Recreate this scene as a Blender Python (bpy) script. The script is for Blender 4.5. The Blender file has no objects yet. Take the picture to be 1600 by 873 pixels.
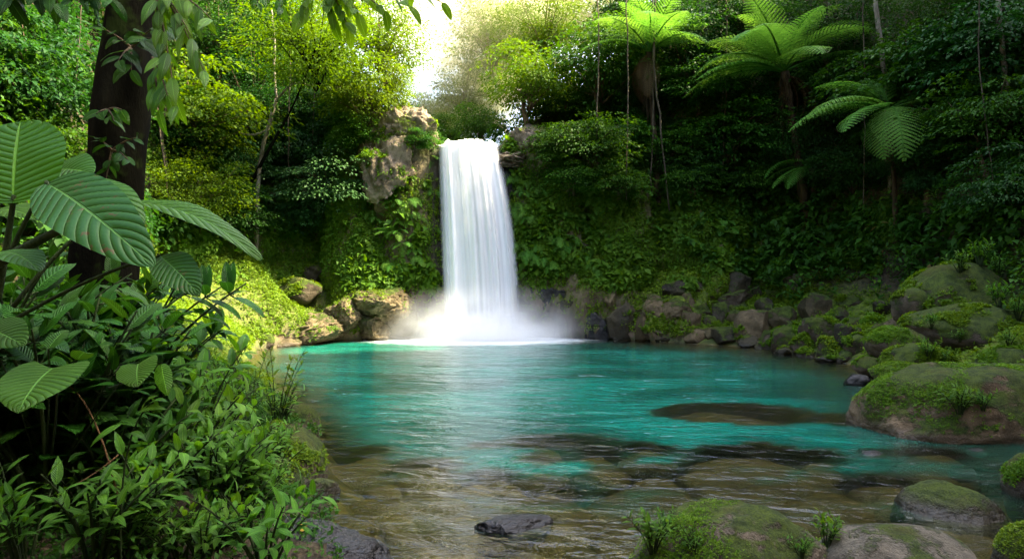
GLOW = .26; MIST = 4.8; SKY = .15; SUN = 3.6; EXPO = 3.1
import bpy, math
import numpy as np
from mathutils import Vector, Matrix

C = bpy.context.scene.collection
rng = np.random.default_rng(7)
PI = math.pi
F = 1067.0            # focal length in photo pixels (24 mm on a 36 mm sensor, 1600 px wide)
CAMZ = 2.5

def at(px, py, Y):
    """World point seen at photo pixel (px, py) when it stands Y metres in front of the camera."""
    return np.array([(px - 800.0) / F * Y, Y, CAMZ - (py - 436.5) / F * Y])

# ------------------------------------------------------------------ noise
_tab = np.random.default_rng(3).random(65536).astype(np.float32)
def _hash(ix, iy, iz):
    h = (ix * 73856093) ^ (iy * 19349663) ^ (iz * 83492791)
    return _tab[(h ^ (h >> 13)) & 65535]
def vnoise(P):
    P = np.asarray(P, dtype=np.float64)
    I = np.floor(P).astype(np.int64); f = P - I; f = f * f * (3 - 2 * f)
    out = 0
    for dx in (0, 1):
        wx = f[:, 0] if dx else 1 - f[:, 0]
        for dy in (0, 1):
            wy = f[:, 1] if dy else 1 - f[:, 1]
            for dz in (0, 1):
                wz = f[:, 2] if dz else 1 - f[:, 2]
                out = out + wx * wy * wz * _hash(I[:, 0] + dx, I[:, 1] + dy, I[:, 2] + dz)
    return out * 2 - 1
def fbm(P, octv=4, ridged=False):
    P = np.asarray(P, dtype=np.float64); a = 1.0; s = 0; t = 0
    for k in range(octv):
        n = vnoise(P + 17.3 * k)
        if ridged: n = 1 - 2 * np.abs(n)
        s = s + a * n; t += a; a *= .5; P = P * 2.03
    return s / t

# ------------------------------------------------------------------ meshes
class MB:
    """Collects vertices, faces and one per-vertex random value; builds ONE mesh."""
    def __init__(s): s.V = []; s.Q = []; s.T = []; s.A = {}; s.n = 0
    def add(s, V, Q=None, T=None, **attrs):
        V = np.asarray(V, dtype=np.float32).reshape(-1, 3); k = len(V)
        s.V.append(V)
        if Q is not None and len(Q): s.Q.append(np.asarray(Q, dtype=np.int32).reshape(-1, 4) + s.n)
        if T is not None and len(T): s.T.append(np.asarray(T, dtype=np.int32).reshape(-1, 3) + s.n)
        for a, v in attrs.items(): s.A.setdefault(a, []).append((s.n, np.broadcast_to(np.asarray(v, dtype=np.float32), (k,))))
        s.n += k
        return s
    def mesh(s, name, mat=None, smooth=True):
        V = np.concatenate(s.V) if s.V else np.zeros((0, 3), np.float32)
        Q = np.concatenate(s.Q) if s.Q else np.zeros((0, 4), np.int32)
        T = np.concatenate(s.T) if s.T else np.zeros((0, 3), np.int32)
        me = bpy.data.meshes.new(name)
        me.vertices.add(len(V)); me.vertices.foreach_set('co', V.ravel())
        li = np.concatenate([Q.ravel(), T.ravel()]).astype(np.int32)
        me.loops.add(len(li)); me.loops.foreach_set('vertex_index', li)
        me.polygons.add(len(Q) + len(T))
        st = np.concatenate([np.arange(len(Q)) * 4, len(Q) * 4 + np.arange(len(T)) * 3]).astype(np.int32)
        me.polygons.foreach_set('loop_start', st)
        me.polygons.foreach_set('use_smooth', np.full(len(Q) + len(T), bool(smooth)))
        for a, rows in s.A.items():
            arr = np.zeros(len(V), np.float32)
            for o, v in rows: arr[o:o + len(v)] = v
            at_ = me.attributes.new(a, 'FLOAT', 'POINT'); at_.data.foreach_set('value', arr)
        if mat: me.materials.append(mat)
        me.update(calc_edges=True); me.validate()
        return me
    def build(s, name, mat, parent=None, smooth=True, loc=None):
        return link(name, s.mesh(name, mat, smooth), parent, loc)

def link(name, me, parent=None, loc=None):
    o = bpy.data.objects.new(name, me); C.objects.link(o)
    if parent is not None: o.parent = parent
    if loc is not None: o.location = [float(v) for v in loc]
    return o
def tag(o, label=None, cat=None, group=None, kind=None):
    if label: o['label'] = label
    if cat: o['category'] = cat
    if group: o['group'] = group
    if kind: o['kind'] = kind
    return o
def thing(name, label, cat, loc=(0, 0, 0), group=None, rot=None, scale=None):
    o = bpy.data.objects.new(name, None); C.objects.link(o); o.location = [float(v) for v in loc]
    o.empty_display_size = .2
    if rot is not None: o.rotation_euler = rot
    if scale is not None: o.scale = scale
    return tag(o, label, cat, group)

def nrm(v):
    v = np.asarray(v, dtype=np.float64)
    return v / np.maximum(np.linalg.norm(v, axis=-1, keepdims=True), 1e-9)
def frames(d, up):
    """(N,3,3) matrices whose columns are side, along, normal."""
    y = nrm(d); x = np.cross(y, up); bad = np.linalg.norm(x, axis=-1) < 1e-4
    if bad.any(): x[bad] = np.cross(y[bad], np.array([1., .3, .1]))
    x = nrm(x); z = np.cross(x, y)
    return np.stack([x, y, z], axis=-1)
def place(mb, tv, tq, tt, pos, M, scale, rnd, extra=None):
    """Copies of one small template at many places, all into the mesh collector mb."""
    n = len(pos); k = len(tv)
    if n == 0: return
    sc = np.asarray(scale, dtype=np.float64)
    if sc.ndim == 1: sc = np.repeat(sc[:, None], 3, axis=1)
    L = tv[None] * sc[:, None, :]
    V = np.einsum('nij,nkj->nki', M, L) + pos[:, None, :]
    off = (np.arange(n) * k)[:, None, None]
    Q = (np.asarray(tq)[None] + off).reshape(-1, 4) if tq is not None and len(tq) else None
    T = (np.asarray(tt)[None] + off).reshape(-1, 3) if tt is not None and len(tt) else None
    mb.add(V.reshape(-1, 3), Q, T, rnd=np.repeat(rnd, k), **({} if extra is None else {a: np.tile(v, n) for a, v in extra.items()}))

# leaf templates: along +Y, normal +Z, length 1
LV0 = np.array([[0, 0, 0], [0, .5, -.02], [0, 1, -.12], [-.27, .42, .06], [.27, .42, .06]], float)
LQ0 = np.array([[0, 4, 2, 1], [0, 1, 2, 3]])
LV1 = np.array([[0, 0, 0], [0, .33, 0], [0, .7, -.05], [0, 1, -.16], [.2, .25, .06], [.23, .55, .03], [-.2, .25, .06], [-.23, .55, .03]], float)
LQ1 = np.array([[1, 4, 5, 2], [1, 2, 7, 6]])
LT1 = np.array([[0, 4, 1], [2, 5, 3], [0, 1, 6], [2, 3, 7]])

def tube(pts, rad, sides=8, mb=None, wob=0.0, seed=0, **attrs):
    pts = np.asarray(pts, float); n = len(pts); rad = np.broadcast_to(np.asarray(rad, float), (n,))
    tan = np.gradient(pts, axis=0); tan = nrm(tan)
    ref = np.array([0.31, .95, .1]) if abs(tan[0][1]) < .9 else np.array([1., 0, 0.2])
    x = nrm(np.cross(tan, ref)); y = np.cross(tan, x)
    a = np.arange(sides) * 2 * PI / sides
    ring = np.cos(a)[None, :, None] * x[:, None] + np.sin(a)[None, :, None] * y[:, None]
    R = np.repeat(rad[:, None], sides, 1)
    if wob:
        R = R * (1 + wob * vnoise(np.stack([ring[..., 0].ravel() * 1.6 + seed, ring[..., 1].ravel() * 1.6, np.repeat(np.arange(n), sides) * .35], 1)).reshape(n, sides))
    V = (pts[:, None] + ring * R[..., None]).reshape(-1, 3)
    i = np.arange(n - 1)[:, None] * sides; j = np.arange(sides)[None]; j2 = (j + 1) % sides
    Q = np.stack([i + j, i + j2, i + sides + j2, i + sides + j], -1).reshape(-1, 4)
    T = [[(n - 1) * sides, (n - 1) * sides + k, (n - 1) * sides + k + 1] for k in range(1, sides - 1)]
    T += [[0, k + 1, k] for k in range(1, sides - 1)]
    if mb is None: mb = MB()
    if 'rnd' not in attrs: attrs['rnd'] = .5
    mb.add(V, Q, T, **attrs)
    return mb
def bez(a, b, c, n=10):
    t = np.linspace(0, 1, n)[:, None]; a, b, c = map(lambda v: np.asarray(v, float), (a, b, c))
    return (1 - t) ** 2 * a + 2 * t * (1 - t) * b + t * t * c
def smooth01(x): x = np.clip(x, 0, 1); return x * x * (3 - 2 * x)

# ------------------------------------------------------------------ materials
def newmat(name):
    m = bpy.data.materials.new(name); m.use_nodes = True
    nt = m.node_tree; nt.nodes.clear()
    return m, nt, nt.nodes, nt.links
class NT:
    def __init__(s, name): s.m, s.t, s.N, s.L = newmat(name)
    def n(s, typ, ins=None, **kw):
        nd = s.N.new(typ)
        for k, v in kw.items(): setattr(nd, k, v)
        for k, v in (ins or {}).items():
            if hasattr(v, 'is_linked') or isinstance(v, bpy.types.NodeSocket): s.L.new(v, nd.inputs[k])
            else: nd.inputs[k].default_value = v
        return nd
    def math(s, op, a, b=0.0, clamp=False):
        nd = s.N.new('ShaderNodeMath'); nd.operation = op; nd.use_clamp = clamp
        for i, v in enumerate((a, b)):
            if isinstance(v, bpy.types.NodeSocket): s.L.new(v, nd.inputs[i])
            else: nd.inputs[i].default_value = v
        return nd.outputs[0]
    def mix(s, f, a, b):
        nd = s.N.new('ShaderNodeMix'); nd.data_type = 'RGBA'
        for i, v in ((0, f), (6, a), (7, b)):
            if isinstance(v, bpy.types.NodeSocket): s.L.new(v, nd.inputs[i])
            else: nd.inputs[i].default_value = v if i == 0 else (*v, 1) if len(v) == 3 else v
        return nd.outputs[2]
    def noise(s, scale, detail=4, rough=.55, vec=None, dist=0.0):
        nd = s.n('ShaderNodeTexNoise', {'Scale': scale, 'Detail': detail, 'Roughness': rough, 'Distortion': dist})
        if vec is not None: s.L.new(vec, nd.inputs['Vector'])
        return nd.outputs['Fac']
    def ramp(s, f, a, b):
        nd = s.n('ShaderNodeMapRange', {'From Min': a, 'From Max': b}, interpolation_type='SMOOTHSTEP', clamp=True)
        s.L.new(f, nd.inputs['Value']); return nd.outputs[0]
    def pos(s): return s.N.new('ShaderNodeNewGeometry').outputs['Position']
    def sep(s, v):
        nd = s.N.new('ShaderNodeSeparateXYZ'); s.L.new(v, nd.inputs[0]); return nd.outputs
    def attr(s, name): return s.n('ShaderNodeAttribute', attribute_name=name).outputs['Fac']
    def scaled(s, vec, sx, sy, sz):
        nd = s.n('ShaderNodeMapping', {'Scale': (sx, sy, sz)}); s.L.new(vec, nd.inputs[0]); return nd.outputs[0]
    def out(s, sh, vol=None):
        o = s.N.new('ShaderNodeOutputMaterial')
        if sh is not None: s.L.new(sh, o.inputs['Surface'])
        if vol is not None: s.L.new(vol, o.inputs['Volume'])
        return s.m

def leaf_mat(name, dark, light, trans=.45, tcol=None, rough=.42, spec=.4, veins=False, hole=False, old=None):
    t = NT(name)
    r = t.attr('rnd'); orr = t.N.new('ShaderNodeObjectInfo').outputs['Random']
    col = t.mix(r, dark, light)
    if old: col = t.mix(t.ramp(r, .965, .985), col, old)
    n1 = t.noise(1.3, 2, .5, t.pos())
    col = t.n('ShaderNodeHueSaturation', {'Color': col, 'Hue': t.math('ADD', .487, t.math('MULTIPLY', orr, .026)), 'Value': t.math('ADD', .7, t.math('MULTIPLY', n1, .6))}).outputs[0]
    bump = None
    if veins:
        lu, lv = t.attr('lu'), t.attr('lv')
        au = t.math('ABSOLUTE', lu)
        ph = t.math('MULTIPLY', t.math('SUBTRACT', lv, t.math('MULTIPLY', au, .2)), 13.0)
        vein = t.math('POWER', t.math('ABSOLUTE', t.math('SINE', t.math('MULTIPLY', ph, PI))), .35)
        mid = t.ramp(au, .018, .05)
        vv = t.math('MINIMUM', vein, mid)
        col = t.mix(t.math('MULTIPLY', t.math('SUBTRACT', 1.0, mid), .75), col, tuple(min(1, c * 2.2 + .03) for c in light))
        col = t.mix(t.math('MULTIPLY', t.math('SUBTRACT', 1.0, vein), .3), col, tuple(c * 1.7 for c in light))
        blot = t.ramp(t.noise(11.0, 4, .7, t.pos()), .61, .635)
        if hole: col = t.mix(blot, col, (.085, .060, .018))
        fine = t.noise(60, 2, .5, t.pos())
        bump = t.n('ShaderNodeBump', {'Height': t.math('ADD', vv, t.math('MULTIPLY', fine, .12)), 'Strength': .8, 'Distance': .012}).outputs[0]
    p = t.n('ShaderNodeBsdfPrincipled', {'Base Color': col, 'Roughness': rough, 'Specular IOR Level': spec})
    tc = t.n('ShaderNodeHueSaturation', {'Color': col, 'Hue': .484, 'Saturation': 1.05, 'Value': 1.35}).outputs[0]
    tr = t.n('ShaderNodeBsdfTranslucent', {'Color': tc})
    if bump is not None:
        t.L.new(bump, p.inputs['Normal'])
    mx = t.n('ShaderNodeMixShader', {0: trans}); t.L.new(p.outputs[0], mx.inputs[1]); t.L.new(tr.outputs[0], mx.inputs[2])
    return t.out(mx.outputs[0])

def rock_mat(name, c1, c2, moss=.5, rough=.85, wet=.0, lichen=.3, mc1=(.020, .038, .005), mc2=(.085, .125, .010), scale=1.0, wetline=.18):
    """Stone: blotched colour, lichen specks, moss growing on what faces up, wet and darker just above the water."""
    t = NT(name)
    P = t.pos(); x, y, z = t.sep(P)
    n1 = t.noise(1.1 * scale, 5, .6, P); n2 = t.noise(7 * scale, 5, .65, P); n3 = t.noise(34 * scale, 4, .6, P)
    col = t.mix(t.ramp(n1, .35, .66), c1, c2)
    col = t.mix(t.math('MULTIPLY', t.ramp(n2, .5, .72), .55), col, tuple(c * .35 for c in c1))
    col = t.mix(t.math('MULTIPLY', t.ramp(n3, .58, .7), lichen), col, tuple(min(.6, c * 2.0 + .05) for c in c2))
    nz = t.sep(t.N.new('ShaderNodeNewGeometry').outputs['Normal'])[2]
    mn = t.math('ADD', t.math('MULTIPLY', nz, .62), t.math('MULTIPLY', t.math('SUBTRACT', t.noise(1.7 * scale, 5, .62, P), .5), 1.9))
    lo = 1.02 - moss * 1.1
    mf = t.ramp(t.math('ADD', mn, t.math('MULTIPLY', t.math('SUBTRACT', n3, .5), .35)), lo, lo + .22)
    dry = t.ramp(t.math('ADD', z, t.math('MULTIPLY', n2, .12)), wetline * .6, wetline * 1.4)
    mf = t.math('MULTIPLY', mf, dry)
    mcol = t.mix(t.ramp(t.math('ADD', t.math('MULTIPLY', t.noise(6 * scale, 5, .7, P), .6), t.math('MULTIPLY', t.noise(48 * scale, 3, .7, P), .4)), .36, .64), mc1, mc2)
    mcol = t.mix(t.math('MULTIPLY', t.ramp(n1, .5, .7), .5), mcol, (.10, .075, .018))
    col = t.mix(t.math('MULTIPLY', t.math('SUBTRACT', 1.0, dry), .6), col, tuple(c * .22 for c in c1))
    col = t.mix(mf, col, mcol)
    ro = t.math('ADD', t.math('MULTIPLY', dry, rough - .22), .22)
    ro = t.math('MAXIMUM', ro, t.math('MULTIPLY', mf, .95))
    fuzz = t.noise(90 * scale, 3, .7, P)
    h = t.math('ADD', t.math('ADD', t.math('MULTIPLY', n2, .6), t.math('MULTIPLY', n3, .3)), t.math('MULTIPLY', mf, t.math('ADD', .35, t.math('MULTIPLY', fuzz, .7))))
    b = t.n('ShaderNodeBump', {'Height': h, 'Strength': 1.0, 'Distance': .085 / scale})
    p = t.n('ShaderNodeBsdfPrincipled', {'Base Color': col, 'Roughness': ro, 'Specular IOR Level': .3 + wet, 'Normal': b.outputs[0]})
    return t.out(p.outputs[0])

def bark_mat(name, c1, c2, scale=1.0, moss=0.0, spec=.2):
    t = NT(name); P = t.n('ShaderNodeTexCoord').outputs['Object']
    n1 = t.noise(6 * scale, 5, .65, t.scaled(P, 1, 1, .25)); n2 = t.noise(2 * scale, 4, .6, P); n3 = t.noise(30 * scale, 4, .6, t.scaled(P, 1, 1, .5))
    col = t.mix(t.ramp(n1, .35, .65), c1, c2)
    col = t.mix(t.math('MULTIPLY', t.ramp(n2, .55, .65), moss), col, (.025, .042, .008))
    h = t.math('ADD', n1, t.math('MULTIPLY', n3, .4))
    b = t.n('ShaderNodeBump', {'Height': h, 'Strength': .9, 'Distance': .03})
    return t.out(t.n('ShaderNodeBsdfPrincipled', {'Base Color': col, 'Roughness': .9, 'Specular IOR Level': spec, 'Normal': b.outputs[0]}).outputs[0])

M = {}
cano = dict(rough=.6, spec=.16)
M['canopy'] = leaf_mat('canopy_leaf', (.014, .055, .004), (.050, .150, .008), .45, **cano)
M['canopy_lit'] = leaf_mat('canopy_leaf_sunlit_tint', (.042, .096, .004), (.115, .208, .010), .5, **cano)  # lit copy: warm sunlight and glow put into the leaf colour
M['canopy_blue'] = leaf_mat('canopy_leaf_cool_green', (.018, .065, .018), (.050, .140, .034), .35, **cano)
M['canopy_dark'] = leaf_mat('canopy_leaf_shade_tint', (.007, .036, .004), (.024, .090, .008), .4, **cano)  # darker copy: shade put into the leaf colour
M['under'] = leaf_mat('undergrowth_leaf', (.012, .050, .004), (.050, .135, .009), .4, old=(.16, .12, .03), **cano)
M['moss_leaf'] = leaf_mat('creeper_leaf', (.045, .115, .004), (.140, .240, .010), .4, **cano)
M['fern'] = leaf_mat('fern_leaf', (.060, .175, .018), (.120, .285, .034), .45, **cano)
M['dead_frond'] = leaf_mat('dead_frond_leaf', (.045, .026, .010), (.12, .075, .03), .3, **cano)
M['hang_fern'] = leaf_mat('hanging_fern_leaf', (.046, .116, .006), (.125, .222, .012), .45, old=(.22, .15, .05), **cano)
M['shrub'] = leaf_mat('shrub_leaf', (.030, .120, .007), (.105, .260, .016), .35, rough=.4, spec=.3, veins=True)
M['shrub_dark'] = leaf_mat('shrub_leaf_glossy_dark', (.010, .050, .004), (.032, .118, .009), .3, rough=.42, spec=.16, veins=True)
M['taro'] = leaf_mat('heart_leaf', (.035, .13, .012), (.085, .235, .020), .35, rough=.5, spec=.2, veins=True)
M['big'] = leaf_mat('big_leaf', (.020, .088, .006), (.044, .130, .008), .3, rough=.46, spec=.2, veins=True)
M['big_old'] = leaf_mat('big_leaf_blemished', (.016, .072, .008), (.034, .105, .010), .25, rough=.46, spec=.2, veins=True, hole=True)
M['big_lit'] = leaf_mat('big_leaf_lit_tint', (.045, .15, .008), (.07, .19, .012), .55, rough=.42, spec=.3, veins=True)  # lit copy of the big leaf: light shining through put into its colour
M['young'] = leaf_mat('leaf_painted_backlit', (.09, .20, .010), (.16, .30, .018), .55, rough=.45, spec=.2, veins=True)  # backlight painted into the colour; these leaves hang in shade
M['stem'] = bark_mat('green_stem', (.012, .024, .006), (.030, .050, .012), 3)
M['stem_red'] = bark_mat('brown_stem', (.07, .04, .018), (.14, .08, .03), 3)
M['bark'] = bark_mat('dark_bark', (.004, .004, .0025), (.008, .008, .0045), 1.0, .6, .02)
M['bark_brown'] = bark_mat('brown_bark', (.05, .035, .02), (.13, .095, .055), 1.2, .3)
M['bark_pale'] = bark_mat('pale_bark', (.11, .09, .06), (.26, .225, .165), 1.2, .25)
M['fibre'] = bark_mat('tree_fern_fibre', (.018, .012, .006), (.070, .045, .022), 1.6, .15)
M['vine'] = bark_mat('vine_bark', (.04, .032, .02), (.12, .095, .06), 2, .2)
# ================================================================== TERRAIN
POLY = np.array([(-9.0, 24.4), (-8.6, 25.6), (-7.3, 27.6), (-4.9, 28.8), (-3.4, 29.4), (1.6, 29.4), (4.3, 28.4), (6.6, 27.0), (9.2, 24.6), (10.0, 20.8),
                 (9.9, 16.3), (11.0, 12), (10.5, 8), (8, 4.2), (2, 3.6), (-1.2, 5), (-2.1, 7.2), (-2.45, 8.8), (-3.2, 11), (-4.9, 14.5), (-7.6, 19)], float)
ANCH = [((-8.8, 24), 'left'), ((-7.8, 20), 'left'), ((-7.4, 27.4), 'left'), ((-5.6, 28.5), 'cliff'), ((-4.2, 29.1), 'steep'), ((-1, 29.4), 'steep'), ((1.2, 29.4), 'steep'),
        ((3.4, 28.8), 'cliff'), ((5.4, 27.8), 'ledge'), ((7.6, 26), 'right'), ((9.6, 23), 'right'), ((10, 19), 'wall'), ((10.2, 15), 'wall'), ((11, 11), 'wall'), ((9, 6), 'front'),
        ((5, 4), 'front'), ((1, 4), 'front'), ((-1.8, 6.2), 'bank'), ((-2.6, 9.5), 'bank'), ((-4, 12.8), 'bank'), ((-6.4, 17), 'mid')]
PROF = {
    'left': ([0, .5, 1.5, 3.8, 5.4, 8.4, 14, 40], [0, .7, 1.5, 3.1, 6.2, 13, 25, 44]),
    'cliff': ([0, .35, .9, 1.3, 1.8, 2.3, 3.0, 7, 12, 40], [0, 1.8, 2.6, 3.4, 6.4, 8.6, 9.5, 11.2, 19, 42]),
    'steep': ([0, .3, .7, 1.1, 1.6, 3, 7, 12, 40], [0, 2.2, 5.2, 8.0, 9.2, 9.8, 11.2, 18, 42]),
    'ledge': ([0, .5, 1.2, 2.6, 3.9, 6.2, 12, 40], [0, 1.3, 2.0, 3.0, 6.4, 12, 24, 44]),
    'right': ([0, .8, 2.6, 5.0, 6.8, 10, 14, 20, 45], [0, .45, 1.2, 2.6, 6.6, 15, 27, 42, 60]),
    'wall': ([0, .8, 2.6, 5.0, 6.8, 10, 14, 20, 45], [0, .45, 1.2, 2.6, 6.6, 17, 33, 55, 70]),  # like right, steepened above the view so the hill shades the water
    'front': ([0, .8, 3, 7, 14, 22, 45], [0, .25, .6, 2.2, 16, 34, 50]),
    'bank': ([0, .35, 1.1, 2.6, 6, 12, 40], [0, .45, .8, 1.0, 1.5, 5.0, 32]),
    'mid': ([0, .4, 1.4, 3.2, 5.5, 9, 14, 40], [0, .35, .7, 1.0, 2.2, 6.5, 14, 40]),
}
def sdist(P):
    """signed distance to the waterline (inside negative) and the nearest waterline point"""
    A = POLY; B = np.roll(POLY, -1, 0)
    best = np.full(len(P), 1e9); near = np.zeros_like(P); inside = np.zeros(len(P), bool)
    for a, b in zip(A, B):
        e = b - a; t = np.clip(((P - a) @ e) / (e @ e), 0, 1)
        q = a + t[:, None] * e; d = np.hypot(*(P - q).T)
        m = d < best; best[m] = d[m]; near[m] = q[m]
        c = (a[1] > P[:, 1]) != (b[1] > P[:, 1])
        xi = a[0] + (P[:, 1] - a[1]) / (b[1] - a[1] + 1e-12) * e[0]
        inside ^= c & (P[:, 0] < xi)
    return np.where(inside, -best, best), near
def bed_depth(P, d):
    di = np.maximum(-d, 0)
    far = smooth01((P[:, 1] - 6.2) / 6.2)                       # shallow ford near the camera, deep plunge pool behind
    right = smooth01((P[:, 0] - 3.0) / 4.0) * smooth01((19 - P[:, 1]) / 4)
    far = far * (1 - .72 * right)
    return np.minimum(di * (.45 + .9 * smooth01((1.5 - P[:, 0]) / 3) * smooth01((P[:, 1] - 8) / 3)), .30 + 2.7 * far)
def height(P):
    P = np.asarray(P, float).reshape(-1, 2)
    wx = np.stack([P[:, 0], P[:, 1], np.zeros(len(P))], 1)
    d, near = sdist(P)
    d2 = d + .45 * fbm(wx * .45 + 5, 3) * smooth01(np.abs(d) / .6)
    W = np.zeros(len(P)); H = np.zeros(len(P))
    hp = {k: np.interp(np.maximum(d2, 0), *v) for k, v in PROF.items()}
    for (ax, ay), k in ANCH:
        w = 1.0 / (((near[:, 0] - ax) ** 2 + (near[:, 1] - ay) ** 2) ** 1.6 + .15)
        W += w; H += w * hp[k]
    H = H / W
    amp = np.clip(d / 5, .05, 1.0)
    H = H + (d > 0) * (amp * .9 * fbm(wx * .3, 4) + .12 * fbm(wx * 1.5, 3) * np.clip(d, 0, 1))
    # the stream's notch behind the lip and the valley it comes down
    up = P[:, 1] > 29.4
    xc = -1.85 - .07 * np.maximum(P[:, 1] - 30, 0)
    val = 8.12 + .03 * np.maximum(P[:, 1] - 31, 0) + 1.15 * np.maximum(np.abs(P[:, 0] - xc) - 1.15 - .02 * np.maximum(P[:, 1] - 30, 0), 0) ** .9
    val = np.where(P[:, 1] > 30.2, val, 1e3)
    H = np.where(up, np.minimum(H, val), H)
    bed = -bed_depth(P, d) + .07 * fbm(wx * 1.1, 3) * np.clip(-d, 0, 1)
    return np.where(d < 0, np.minimum(bed, -.02), H)
def hz(x, y): return float(height([(x, y)])[0])

def axis(a, b, fa, fb, fine, grow):
    c = list(np.arange(fa, fb + 1e-6, fine)); s = fine
    while c[-1] < b: s *= grow; c.append(c[-1] + s)
    s = fine; lo = [fa]
    while lo[-1] > a: s *= grow; lo.append(lo[-1] - s)
    return np.array(lo[:0:-1] + c)
GX = axis(-60, 60, -13, 14, .2, 1.09); GY = axis(-40, 95, 2, 34, .2, 1.08)
GX = np.unique(np.round(np.concatenate([GX, np.arange(-9, 6, .1)]), 4)); GY = np.unique(np.round(np.concatenate([GY, np.arange(27, 32.5, .1)]), 4))
GX = GX[np.concatenate([[True], np.diff(GX) > .06])]; GY = GY[np.concatenate([[True], np.diff(GY) > .06])]
nx, ny = len(GX), len(GY)
gx, gy = np.meshgrid(GX, GY)
gp = np.stack([gx.ravel(), gy.ravel()], 1)
gh = height(gp)
gv = np.stack([gp[:, 0], gp[:, 1], gh], 1)
# rock-like displacement along the normal where the ground is steep
g2 = gh.reshape(ny, nx)
dzdy, dzdx = np.gradient(g2, GY, GX)
gn = nrm(np.stack([-dzdx.ravel(), -dzdy.ravel(), np.ones(nx * ny)], 1))
steep = smooth01((.75 - gn[:, 2]) / .35) * (gh > .05)
disp = fbm(gv * np.array([.95, .95, .32]), 4, True) * .5 + fbm(gv * np.array([2.4, 2.4, 3.4]), 3, True) * .16
gv = gv + gn * (disp * steep)[:, None]
ii, jj = np.meshgrid(np.arange(nx - 1), np.arange(ny - 1))
k0 = (jj * nx + ii).ravel()
gq = np.stack([k0, k0 + 1, k0 + nx + 1, k0 + nx], 1)

def ground_mat():
    t = NT('forest_ground')
    P = t.pos(); x, y, z = t.sep(P)
    n1 = t.noise(.7, 5, .6, P); n2 = t.noise(4, 5, .65, P); n3 = t.noise(22, 4, .65, P)
    soil = t.mix(t.ramp(n2, .35, .65), (.018, .014, .008), (.055, .042, .022))
    rock = t.mix(t.ramp(n1, .38, .62), (.085, .060, .036), (.20, .152, .10))
    rock = t.mix(t.math('MULTIPLY', t.ramp(n2, .5, .7), .6), rock, (.07, .052, .034))
    rock = t.mix(t.math('MULTIPLY', t.ramp(n3, .55, .7), .4), rock, (.26, .22, .165))
    nz = t.sep(t.N.new('ShaderNodeNewGeometry').outputs['Normal'])[2]
    moss = t.mix(t.ramp(n2, .3, .7), (.035, .06, .008), (.12, .16, .015))
    mf = t.ramp(t.math('ADD', t.math('MULTIPLY', nz, .45), t.math('MULTIPLY', n1, .9)), .52, .72)
    rk = t.attr('rock')
    bare = t.attr('bare')
    base = t.mix(t.attr('moss'), soil, moss)
    rm = t.mix(t.math('MULTIPLY', mf, t.math('SUBTRACT', 1.0, bare)), rock, moss)
    col = t.mix(rk, base, rm)
    # stream bed: brown and olive cobbles
    vor = t.n('ShaderNodeTexVoronoi', {'Vector': P, 'Scale': 2.6, 'Randomness': 1.0}, feature='F1')
    vd = t.n('ShaderNodeTexVoronoi', {'Vector': P, 'Scale': 2.6, 'Randomness': 1.0}, feature='DISTANCE_TO_EDGE').outputs['Distance']
    vr = t.sep(vor.outputs['Color'])[0]
    peb = t.mix(vr, (.026, .018, .006), (.13, .088, .026))
    peb = t.mix(t.ramp(vd, .0, .12), (.035, .026, .012), peb)
    peb = t.mix(t.math('MULTIPLY', n2, .4), peb, (.05, .045, .012))
    under = t.ramp(z, .06, -.05)
    under.node.inputs['From Min'].default_value = .10; under.node.inputs['From Max'].default_value = -.02
    col = t.mix(under, col, peb)
    wet = t.math('SUBTRACT', 1.0, t.ramp(t.math('ADD', z, t.math('MULTIPLY', n2, .2)), .12, .45))
    col = t.mix(t.math('MULTIPLY', wet, t.math('MULTIPLY', t.math('SUBTRACT', 1.0, under), .6)), col, (.02, .017, .012))
    col = t.mix(t.math('MULTIPLY', t.attr('splash'), .8), col, (.016, .015, .014))
    h = t.math('ADD', t.math('MULTIPLY', n2, .8), t.math('MULTIPLY', n3, .35))
    b = t.n('ShaderNodeBump', {'Height': h, 'Strength': .9, 'Distance': .12})
    p = t.n('ShaderNodeBsdfPrincipled', {'Base Color': col, 'Roughness': t.math('SUBTRACT', .92, t.math('MULTIPLY', wet, .5)), 'Specular IOR Level': .25, 'Normal': b.outputs[0]})
    return t.out(p.outputs[0])
gd, gnear = sdist(gp)
X_, Y_ = gp.T
wxyz = np.stack([X_, Y_, gh], 1)
nlow = fbm(wxyz * .5, 3)
# where bare rock comes through: the band at the waterline and the caps at both sides of the lip
band = smooth01((2.3 + .5 * nlow - gh) / .5) * smooth01((Y_ - 22) / 2) * (gd > 0)
cap_l = smooth01(1.3 - np.abs(X_ + 4.75) / 1.25) * smooth01((gh - 7.2 + .8 * nlow) / .6) * smooth01((33 - Y_) / 1.2)
cap_r = smooth01(1.3 - np.abs(X_ - .35) / 1.25) * smooth01((gh - 7.7 + .8 * nlow) / .5) * smooth01((34 - Y_) / 1.2)
cap = np.maximum(cap_l, cap_r)
ROCK = np.clip(np.maximum.reduce([band, cap, steep * smooth01((Y_ - 26) / 2) * .8]), 0, 1)
BARE = np.clip(np.maximum(cap, band * (.25 + .35 * smooth01((X_ + 3) / 4) * smooth01((6 - X_) / 2) - .25 * smooth01((X_ - 4.5) / 2))), 0, 1)
MOSS = smooth01((5.2 + nlow - gd) / 2.5) * (Y_ > 13)
SPL = smooth01((2.6 - np.abs(X_ + 1.7)) / .9) * (Y_ > 28.5) * (gh < 8.4)
SPL = np.maximum(SPL, smooth01((1.7 - gh) / .8) * smooth01((5.2 - np.abs(X_ + 1.2)) / 2) * (Y_ > 27) * (gd > 0))
mb = MB(); mb.add(gv, gq, rock=ROCK, bare=BARE, moss=MOSS, splash=SPL)
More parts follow.
